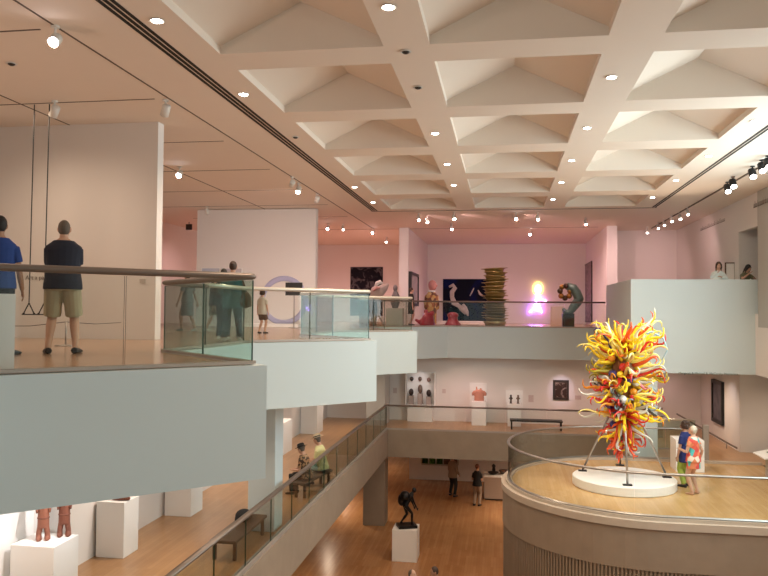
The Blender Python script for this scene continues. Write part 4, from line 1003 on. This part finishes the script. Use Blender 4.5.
struct('wall_right_end_shade', bx(7.57, 7.6, 20.0, 22.7, ZM, SB), GREYW)  # thin sheet on the wall; its grey lighting put into the colour
one('door_pull', MB().tube([(7.5, 22.35, -1.75), (7.5, 22.35, -2.45)], .022, 8).tube([(7.5, 22.35, -1.8), (7.57, 22.35, -1.8)], .014, 6).tube([(7.5, 22.35, -2.4), (7.57, 22.35, -2.4)], .014, 6), BLACK, 'vertical black pull bar on the grey wall above the reading panel', 'handle')

# ================================================================== GROUND FLOOR
q = at(404, 562, z=ZG); X0 = at(391.5, 562, z=ZG).x; X1 = at(416.5, 563, z=ZG).x
pedestal('white pedestal under the black bronze figure on the ground floor', X0, X1, q.y, q.y + .8, ZG + 1.02, ZG)
bx_, by_ = (X0 + X1) / 2 + .02, q.y + .36
BRZ = mat('black_bronze', (.018, .017, .018), .35, .6)
bz = person('small black bronze figure bending forward under a load, on the white pedestal', (bx_, by_, ZG + 1.02), -1.2, 1.34, name='bronze_figure', cat='sculpture', bodym=BRZ, lean=(.05, .52), feet=((-.15, -.16), (.15, .24)), hands=((-.20, .40, .62), (.16, .46, .60)), head_pitch=-.2, build=1.2, vox=.014, hip=(0, -.06, .84))
MB().bevel_box(-.24, .24, -.30, .32, .0, .10, .01).build('bronze_base', BRZ, bz)
for ch in bz.children:
    if ch.name.startswith('body'): ch.location.z = .085
remesh(MB().ball((.02, -.06, 1.02), (.20, .17, .17), 14).ball((-.06, -.16, .88), (.15, .13, .20), 12).build('sack', BRZ, bz, True), .018, 2)
A = at(484, 500, z=ZG)
dc = thing('display_counter', 'white display counter with dark bowls, half hidden by the concrete drum', 'counter', (A.x + .7, A.y, ZG))
MB().bevel_box(A.x, A.x + 2.2, A.y, A.y + .95, ZG + .06, ZG + .98, .01).build('counter_body', mat('counter_taupe', (.40, .31, .25), .6), dc, world=True)
bx(A.x + .05, A.x + 2.2, A.y + .04, A.y + .9, ZG, ZG + .06).build('kick_plate', DARKM, dc, world=True)
MB().bevel_box(A.x - .02, A.x + 2.2, A.y - .02, A.y + .97, ZG + .98, ZG + 1.03, .008).build('counter_top', PEDW, dc, world=True)
DB = mat('dark_bronze_ware', (.03, .025, .022), .4, .4)
one('bowl', MB().lathe([(.06, 0), (.16, .03), (.24, .10), (.23, .10), (.15, .05), (0, .03)], (A.x + .38, A.y + .4, ZG + 1.03), 20), DB, 'wide dark bowl on the ground-floor counter, nearest the red-haired woman', 'bowl', smooth=True)
one('vessel', MB().lathe([(.05, 0), (.08, .1), (.06, .2), (.09, .3), (.03, .36), (0, .38)], (A.x + .40, A.y + .82, ZG + 1.03), 14), DB, 'narrow dark vessel standing behind the wide bowl on the counter', 'vessel', smooth=True)
one('bowl', MB().lathe([(.05, 0), (.17, .04), (.23, .16), (.2, .17), (0, .06)], (A.x + .85, A.y + .55, ZG + 1.03), 20), mat('brown_ware', (.10, .05, .035), .5), 'brown rounded bowl on the counter beside the drum', 'bowl', smooth=True)
YG = 36.3
a0, a1 = at(421.5, 454, y=YG), at(458, 466, y=YG)
GRA = art('leafy_green_canvas', [(.3, (.01, .02, .008)), (.5, (.03, .09, .015)), (.62, (.10, .22, .04)), (.75, (.02, .05, .012))], 5., 6, 1.)
gp = thing('panel_painting', 'long painting of dark green foliage panels under the concrete bridge', 'painting', ((a0.x + a1.x) / 2, YG, a1.z))
npn = 5; w = (a1.x - a0.x) / npn
for k in range(npn):
    bx(a0.x + k * w + .03, a0.x + (k + 1) * w - .03, YG - .03, YG, a1.z + .06, a0.z - .06).build('painted_panel', GRA if k < 3 else art('rust_canvas_%d' % k, [(.3, (.12, .05, .04)), (.5, (.2, .1, .07)), (.7, (.05, .06, .03))], 4), gp, world=True)
fr = MB().box(a0.x, a1.x, YG - .05, YG, a1.z, a1.z + .05).box(a0.x, a1.x, YG - .05, YG, a0.z - .05, a0.z)
for k in range(npn + 1): fr.box(a0.x + k * w - .03, a0.x + k * w + .03, YG - .05, YG, a1.z + .05, a0.z - .05)
fr.build('frame', mat('pale_frame', (.45, .40, .34), .6), gp, world=True)

# ================================================================== CEILING FIXTURES
WPL = mat('white_fixture', (.72, .70, .66), .45)
def spot_fixture(label, u, v, aim, lit=True, h=.20, r=.075, body=WPL, group=None, cool=False, es=None):
    """a can spotlight hung just under the ceiling whose body is seen at (u, v)"""
    c = at(u, v, z=ZC - .20); t = thing('ceiling_spotlight', label, 'spotlight', (c.x, c.y, ZC), 0, group)
    d = (V(aim) - c).normalized(); wd = d.copy()
    if lit: d = (V((aim[0] - c.x, 0, 0)).normalized() * .25 + V((-c.x, -c.y, 0)).normalized() * .95 + V((0, 0, -.55 if cool else -1.15))).normalized()
    MB().lathe([(.055, -.025), (.055, -.0)], (0, 0, 0), 16).build('mount', body, t)
    MB().tube([(0, 0, -.02), (0, 0, -.11)], .014, 8).build('stem', body, t)
    Cc = V((0, 0, -.19))
    MB().tube([Cc - d * h * .55, Cc - d * h * .5, Cc + d * h * .5, Cc + d * h * .51], [r * .8, r, r, r * .9], 18).build('can', body, t, True)
    MB().tube([Cc + d * h * .49, Cc + d * h * .53], r * .84, 16).build('lens', (LAMPC if cool else LAMP) if lit else mat('dark_lens', (.1, .09, .09), .2), t)
    return c + V((0, 0, .01)) + d * h * .62, wd
def lamp(kind, loc, power, col, aim=None, angle=60, blend=.6, size=.06, name='lamp'):
    l = bpy.data.lights.new(name, kind); l.energy = power; l.color = col
    if kind == 'SPOT': l.spot_size = math.radians(angle); l.spot_blend = blend
    if kind in ('SPOT', 'POINT'): l.shadow_soft_size = size
    o = bpy.data.objects.new(name, l); C.objects.link(o); o.location = loc
    if aim is not None: o.rotation_euler = (V(aim) - V(loc)).to_track_quat('-Z', 'Y').to_euler()
    return o
WARM = (1, .76, .55); PINK = (1, .60, .58); SOFT = (1, .80, .66); COOLW = (.93, .90, 1)
wallp = lambda x, z=1.8: (x, 13.9, z)
FX = [  # label, u, v, aim, lit, cool, power, colour, angle
 ('white spotlight with a glowing lens on the ceiling above the two men', 55, 41, (-9.0, 13.9, .5), 1, 1, 260, (1, .76, .62), 80),
 ('white can spotlight above the hanging swing, facing the near wall', 54.5, 112, (-10.5, 13.9, .8), 0, 0, 0, WARM, 80),
 ('tilted white can spotlight at the top corner of the near partition', 165.5, 111, (-7.5, 13.8, .9), 0, 0, 0, WARM, 70),
 ('bare glowing spotlight on the side ceiling right of the near partition', 179.5, 174.5, (-9., 26.3, 1.5), 1, 1, 420, (1, .74, .66), 70),
 ('paired white spotlight on the long ceiling groove beside the slot vent', 292, 184, (-9., 26.3, 1.5), 0, 0, 0, SOFT, 70),
 ('white spotlight below its twin on the long ceiling groove beside the slot vent', 298.5, 190, (-8., 26.3, 1.5), 1, 0, 300, (1, .74, .66), 80),
 ('dim white can spotlight above the right end of the middle partition', 317, 200, (-7.5, 26.3, 1.), 0, 0, 0, SOFT, 70),
 ('dim white can spotlight above the left half of the middle partition', 207, 212, (-10., 26.3, 1.), 0, 0, 0, SOFT, 70),
 ('bright oval spotlight on the far ceiling above the dark scratched painting', 328, 228, (-8., 41.4, 1.6), 1, 1, 260, PINK, 80),
 ('tilted spotlight right of the bright oval one on the far ceiling', 343, 228.5, (-6.5, 41.4, 1.5), 1, 0, 0, PINK, 70),
 ('round glowing spotlight on the long ceiling groove near the dividing wall', 373, 232.5, (-6., 41.4, 1.6), 1, 1, 260, PINK, 80),
 ('low glowing spotlight closest to the dividing wall end', 386.5, 241, (-7.5, 41.4, 1.5), 1, 0, 0, PINK, 60),
 ('white can spotlight, first of the three hanging right of the dividing wall', 418.5, 218.5, (-3., 41.4, 1.5), 1, 0, 200, PINK, 80),
 ('white can spotlight, second of the three right of the dividing wall', 427, 221, (-1.5, 41.4, 1.5), 1, 0, 0, PINK, 70),
 ('white can spotlight, third of the three right of the dividing wall', 454, 217.5, (0., 41.4, 1.5), 1, 0, 200, PINK, 80),
 ('small lit spotlight hanging below the third white can', 451.5, 228, (-.5, 41.4, 1.), 1, 0, 0, PINK, 60),
 ('very bright round spotlight on the far ceiling above the gold stack', 515.5, 218.5, (1.5, 41.4, 1.5), 1, 1, 260, PINK, 90),
 ('tilted lit spotlight right of the very bright one on the far ceiling', 537.5, 218, (2.5, 41.4, 1.2), 1, 0, 120, PINK, 70),
 ('tilted lit spotlight low on the far ceiling above the neon figure', 530.5, 234, (1., 41.4, 1.), 1, 1, 0, PINK, 60),
 ('small lit spotlight on the sloping far track above the green bronze', 585.5, 223, (4.3, 38, 1.5), 1, 0, 160, PINK, 80),
]
c_y = lambda p: p.y
for lab, u, v, aim, lit, cool, pw, col, ang in FX:
    pos, d = spot_fixture(lab, u, v, aim, bool(lit), cool=bool(cool), r=.062 if v > 200 else .075)
    if pw: lamp('SPOT', pos, pw * (2.6 if c_y(pos) > 20 else 1.6 if c_y(pos) > 14 else 1.), col, aim, ang + 20, 1, .05)
# the right-hand lighting track with black and white heads
tr = one('lighting_track', MB().box(6.32, 6.36, 14, 34.0, ZC - .03, ZC - .001), GRV, 'long thin lighting track on the ceiling along the mezzanine wall', 'track')
TRK = [('black stage spotlight nearest the picture corner on the mezzanine track', 768, 164, 1), ('black stage spotlight with lit lens, next to the corner one on the mezzanine track', 762, 168, 1), ('single black stage spotlight in the middle of the mezzanine track', 752.5, 174, 1), ('upper black stage spotlight of the touching pair on the mezzanine track', 733, 184, 1), ('lower black stage spotlight with bright lens of the touching pair on the mezzanine track', 727.5, 189, 1),
       ('first pale spotlight beyond the black pair on the mezzanine track', 687.5, 213, 0), ('second pale spotlight beyond the black pair on the mezzanine track', 680, 217.5, 0), ('third pale spotlight beyond the black pair on the mezzanine track', 671.5, 220, 0), ('fourth pale spotlight beyond the black pair on the mezzanine track', 664, 224, 0), ('pale spotlight one before the far end of the mezzanine track', 658, 227, 0), ('pale spotlight at the far end of the mezzanine track', 647, 231.5, 0)]
for lab, u, v, blk in TRK:
    c = at(u, v, x=6.34) ; zc_ = min(c.z, ZC - .15)
    pos, d = spot_fixture(lab, u, v, (7.6, c.y - .5, 1.2) if blk else (7.6, c.y + .8, 1.5), True, h=.24 if blk else .2, r=.09 if blk else .055, body=BLACK if blk else WPL)
lamp('SPOT', at(727.5, 189, z=ZC - .3) + V((0, -.3, -.1)), 45, SOFT, (7.6, 26.8, 1.8), 120, 1, .05)
lamp('SPOT', at(671.5, 220, z=ZC - .3) + V((0, 0, -.1)), 60, PINK, (7.6, 31, 1.5), 140, 1, .05)
lamp('SPOT', at(647, 231, z=ZC - .3) + V((0, -.6, -.1)), 90, PINK, (6, 35, 1.2), 130, 1, .05)
# recessed downlights in the ceiling beams
DL = [(388.5, 6.5, 'first beam nearest the picture top'), (435, 133, 'first beam, two coffers beyond the dark sensor'), (447, 163.7, 'first beam beside the fourth coffer row'), (453.7, 184.8, 'first beam beside the fifth coffer row'), (611.5, 76.7, 'second beam beside the second coffer row'), (587, 127.5, 'second beam beside the third coffer row'), (571.5, 160, 'second beam beside the fourth coffer row'), (561.5, 182, 'second beam beside the fifth coffer row'), (553, 199, 'second beam beside the last coffer row'),
      (157, 20, 'slot vent border nearest the picture top'), (243.7, 93.8, 'slot vent border beside the second coffer row'), (354.5, 186.7, 'slot vent border beside the fifth coffer row'), (373, 202, 'slot vent border near its far end'), (754.6, 120.7, 'right border nearest the picture edge'), (708.6, 155.7, 'right border beside the third coffer row'), (676, 180, 'right border beside the fourth coffer row'), (652.5, 197, 'right border beside the fifth coffer row')]
for u, v, wh in DL:
    c = at(u, v, z=ZC); t = thing('recessed_downlight', 'small lit recessed downlight in the ' + wh, 'downlight', (c.x, c.y, ZC))
    MB().lathe([(.10, -.012), (.095, -.016), (.07, -.010), (.07, .0)], (0, 0, 0), 20).build('trim_ring', WPL, t)
    MB().lathe([(.066, -.022), (.066, -.012)], (0, 0, 0), 18).build('lens', LAMP, t)
for u, v, lab in ((418, 86.7, 'dark round eyeball sensor in the first ceiling beam'), (295.5, 136.7, 'dark round eyeball fitting in the border beside the slot vent'), (405.7, 51, 'small dull sprinkler head in the first ceiling beam'), (11.5, 63, 'small grey detector on the ceiling left of the glowing spotlight')):
    c = at(u, v, z=ZC); t = thing('ceiling_sensor', lab, 'sensor', (c.x, c.y, ZC))
    MB().lathe([(.085, -.012), (.07, -.02), (.06, -.0)], (0, 0, 0), 18).build('trim_ring', WPL, t); MB().ball((0, 0, -.015), (.055, .055, .03), 10).build('eyeball', DARKM, t, True)
c = at(189, 227, y=30)
one('exit_sign', bx(c.x - .13, c.x + .13, 29.97, 30.03, c.z - .12, c.z + .12).box(c.x - .012, c.x + .012, 29.99, 30.01, c.z + .12, ZC), DARKM, 'small dark box sign hanging from the ceiling left of the middle partition', 'sign')
c = at(190, 288, y=26)

# ================================================================== LIGHT
w = bpy.data.worlds.new('world'); sc.world = w; w.use_nodes = True
bg_ = w.node_tree.nodes['Background']; bg_.inputs['Color'].default_value = (.80, .95, 1.0, 1); bg_.inputs['Strength'].default_value = .06
def daylight_panel(loc, aim, sx, sy, power, col, name):  # area lamp for added daylight; no window opening is built
    l = bpy.data.lights.new(name, 'AREA'); l.shape = 'RECTANGLE'; l.size = sx; l.size_y = sy; l.energy = power; l.color = col
    o = bpy.data.objects.new(name, l); C.objects.link(o); o.location = loc
    o.rotation_euler = (V(aim) - V(loc)).to_track_quat('-Z', 'Y').to_euler(); return o
daylight_panel((7.5, 15.5, 1.7), (0, 15.5, 1.4), 9, 4.2, 700, (.74, .95, 1.0), 'added_daylight_right')  # unseen panel added for cool light on the fascias; wall is solid
daylight_panel((1, -1.3, .3), (1, 5, .3), 11, 5.5, 140, (.66, .96, 1.0), 'added_daylight_back')  # unseen panel added to lift the parapet and near fascia; wall is solid
for y, pw in ((5.5, 260), (17.5, 150)): lamp('SPOT', (7.3, y, .4), pw, (1, .76, .54), (.5, y - 3, ZC), 120, 1, .05, 'added_ceiling_fill')  # unseen spots added to brighten the ceiling beams
lamp('SPOT', (6.4, 26.6, 1.2), 620, (1, .76, .54), (.5, 14, ZC + 1), 90, 1, .05, 'added_ceiling_fill')  # unseen spot added behind the parapet to light beams but not gables
for y in (3.5, 6.): lamp('SPOT', (-11, y, .5), 240, (1, .68, .52), (-7, y + 2, ZC), 120, 1, .05, 'added_ceiling_fill')  # unseen spots added to brighten the side gallery ceiling
# downlights of the hall
for (x, y) in ((-1.35, 9), (-1.35, 15.5), (-1.35, 22), (1.72, 9), (1.72, 15.5), (1.72, 22), (4.9, 12), (4.9, 19), (-4.5, 14), (-4.5, 21)):
    lamp('SPOT', (x, y, ZC - .05), 420, WARM, (x, y, 0), 150, .9, .09, 'downlight_lamp')
# side gallery and far gallery general light
for (x, y, pw, c) in ((-9.5, 8, 260, WARM), (-8.5, 12, 160, WARM), (-8.5, 20, 520, SOFT), (-8, 36, 1300, PINK), (-6.5, 30, 300, PINK), (0, 36, 640, PINK), (-12, 30, 240, PINK), (2.5, 33, 240, PINK)):
    lamp('SPOT', (x, y, ZC - .06), pw, c, (x, y, 0), 160, .9, .1, 'gallery_lamp')
# middle level lamps under the upper slab
for (x, y, pw, c) in ((-6.3, 9, 60, SOFT), (-6.2, 13, 60, SOFT), (-6.2, 18.5, 70, SOFT), (-6.2, 23, 70, SOFT), (-6.2, 27.5, 70, SOFT), (-1.5, 29.4, 40, PINK), (2.5, 29.4, 40, PINK), (6.2, 27.5, 70, WARM), (8.6, 24.5, 30, WARM), (6, 30, 20, PINK)):
    lamp('SPOT', (x, y, SB - .06), pw * 2.1, c, (x, y, ZM), 155, .9, .1, 'middle_lamp')
for (u, v, pw, c, ang) in ((420.5, 386, 45, (1, .86, .86), 40), (478.5, 394, 22, (1, .78, .66), 30), (514, 397, 22, (1, .82, .74), 30), (561, 389, 60, (.93, .80, 1), 38)):
    a = wp(u, v); lamp('SPOT', (a.x, YW - 1.5, SB - .08), pw, c, a, ang, .9, .04, 'art_lamp')
lamp('SPOT', (-5.9, 10.3, SB - .1), 130, (1, .95, .93), (-7.2, 10.5, ZM + 1.3), 70, .7, .03, 'niche_lamp')
lamp('SPOT', (6.3, 26.8, SB - .1), 30, (1, .85, .85), (7.6, 26.9, -2.6), 70, .9, .04, 'art_lamp')
# sculpture light
for (x, y, z, pw) in ((1.7, 15.6, ZC - .1, 420), (4.9, 16.5, ZC - .1, 420)):
    lamp('SPOT', (x, y, z), pw, (1, .93, .82), (SPX, SPY, -1.8), 42, .6, .08, 'sculpture_lamp')
# ground floor lamps under the middle slab
for (x, y, pw) in ((.9, 30.6, 120), (2, 33, 90), (-7, 20, 150), (-7, 30, 150), (-8, 38, 150), (-7, 12, 120)):
    lamp('SPOT', (x, y, ZM - 1.02), pw * 2.4, (1, .76, .55), (x, y, ZG), 155, .9, .1, 'ground_lamp')
# ------------------------------------------------------------------ view
sc.view_settings.view_transform = 'Standard'; sc.view_settings.look = 'None'
sc.view_settings.gamma = 1; sc.view_settings.use_curve_mapping = False
sc.view_settings.exposure = 0.1
sc.cycles.use_denoising = True
sc.cycles.max_bounces = 8; sc.cycles.diffuse_bounces = 4; sc.cycles.transparent_max_bounces = 32; sc.cycles.sample_clamp_indirect = 6
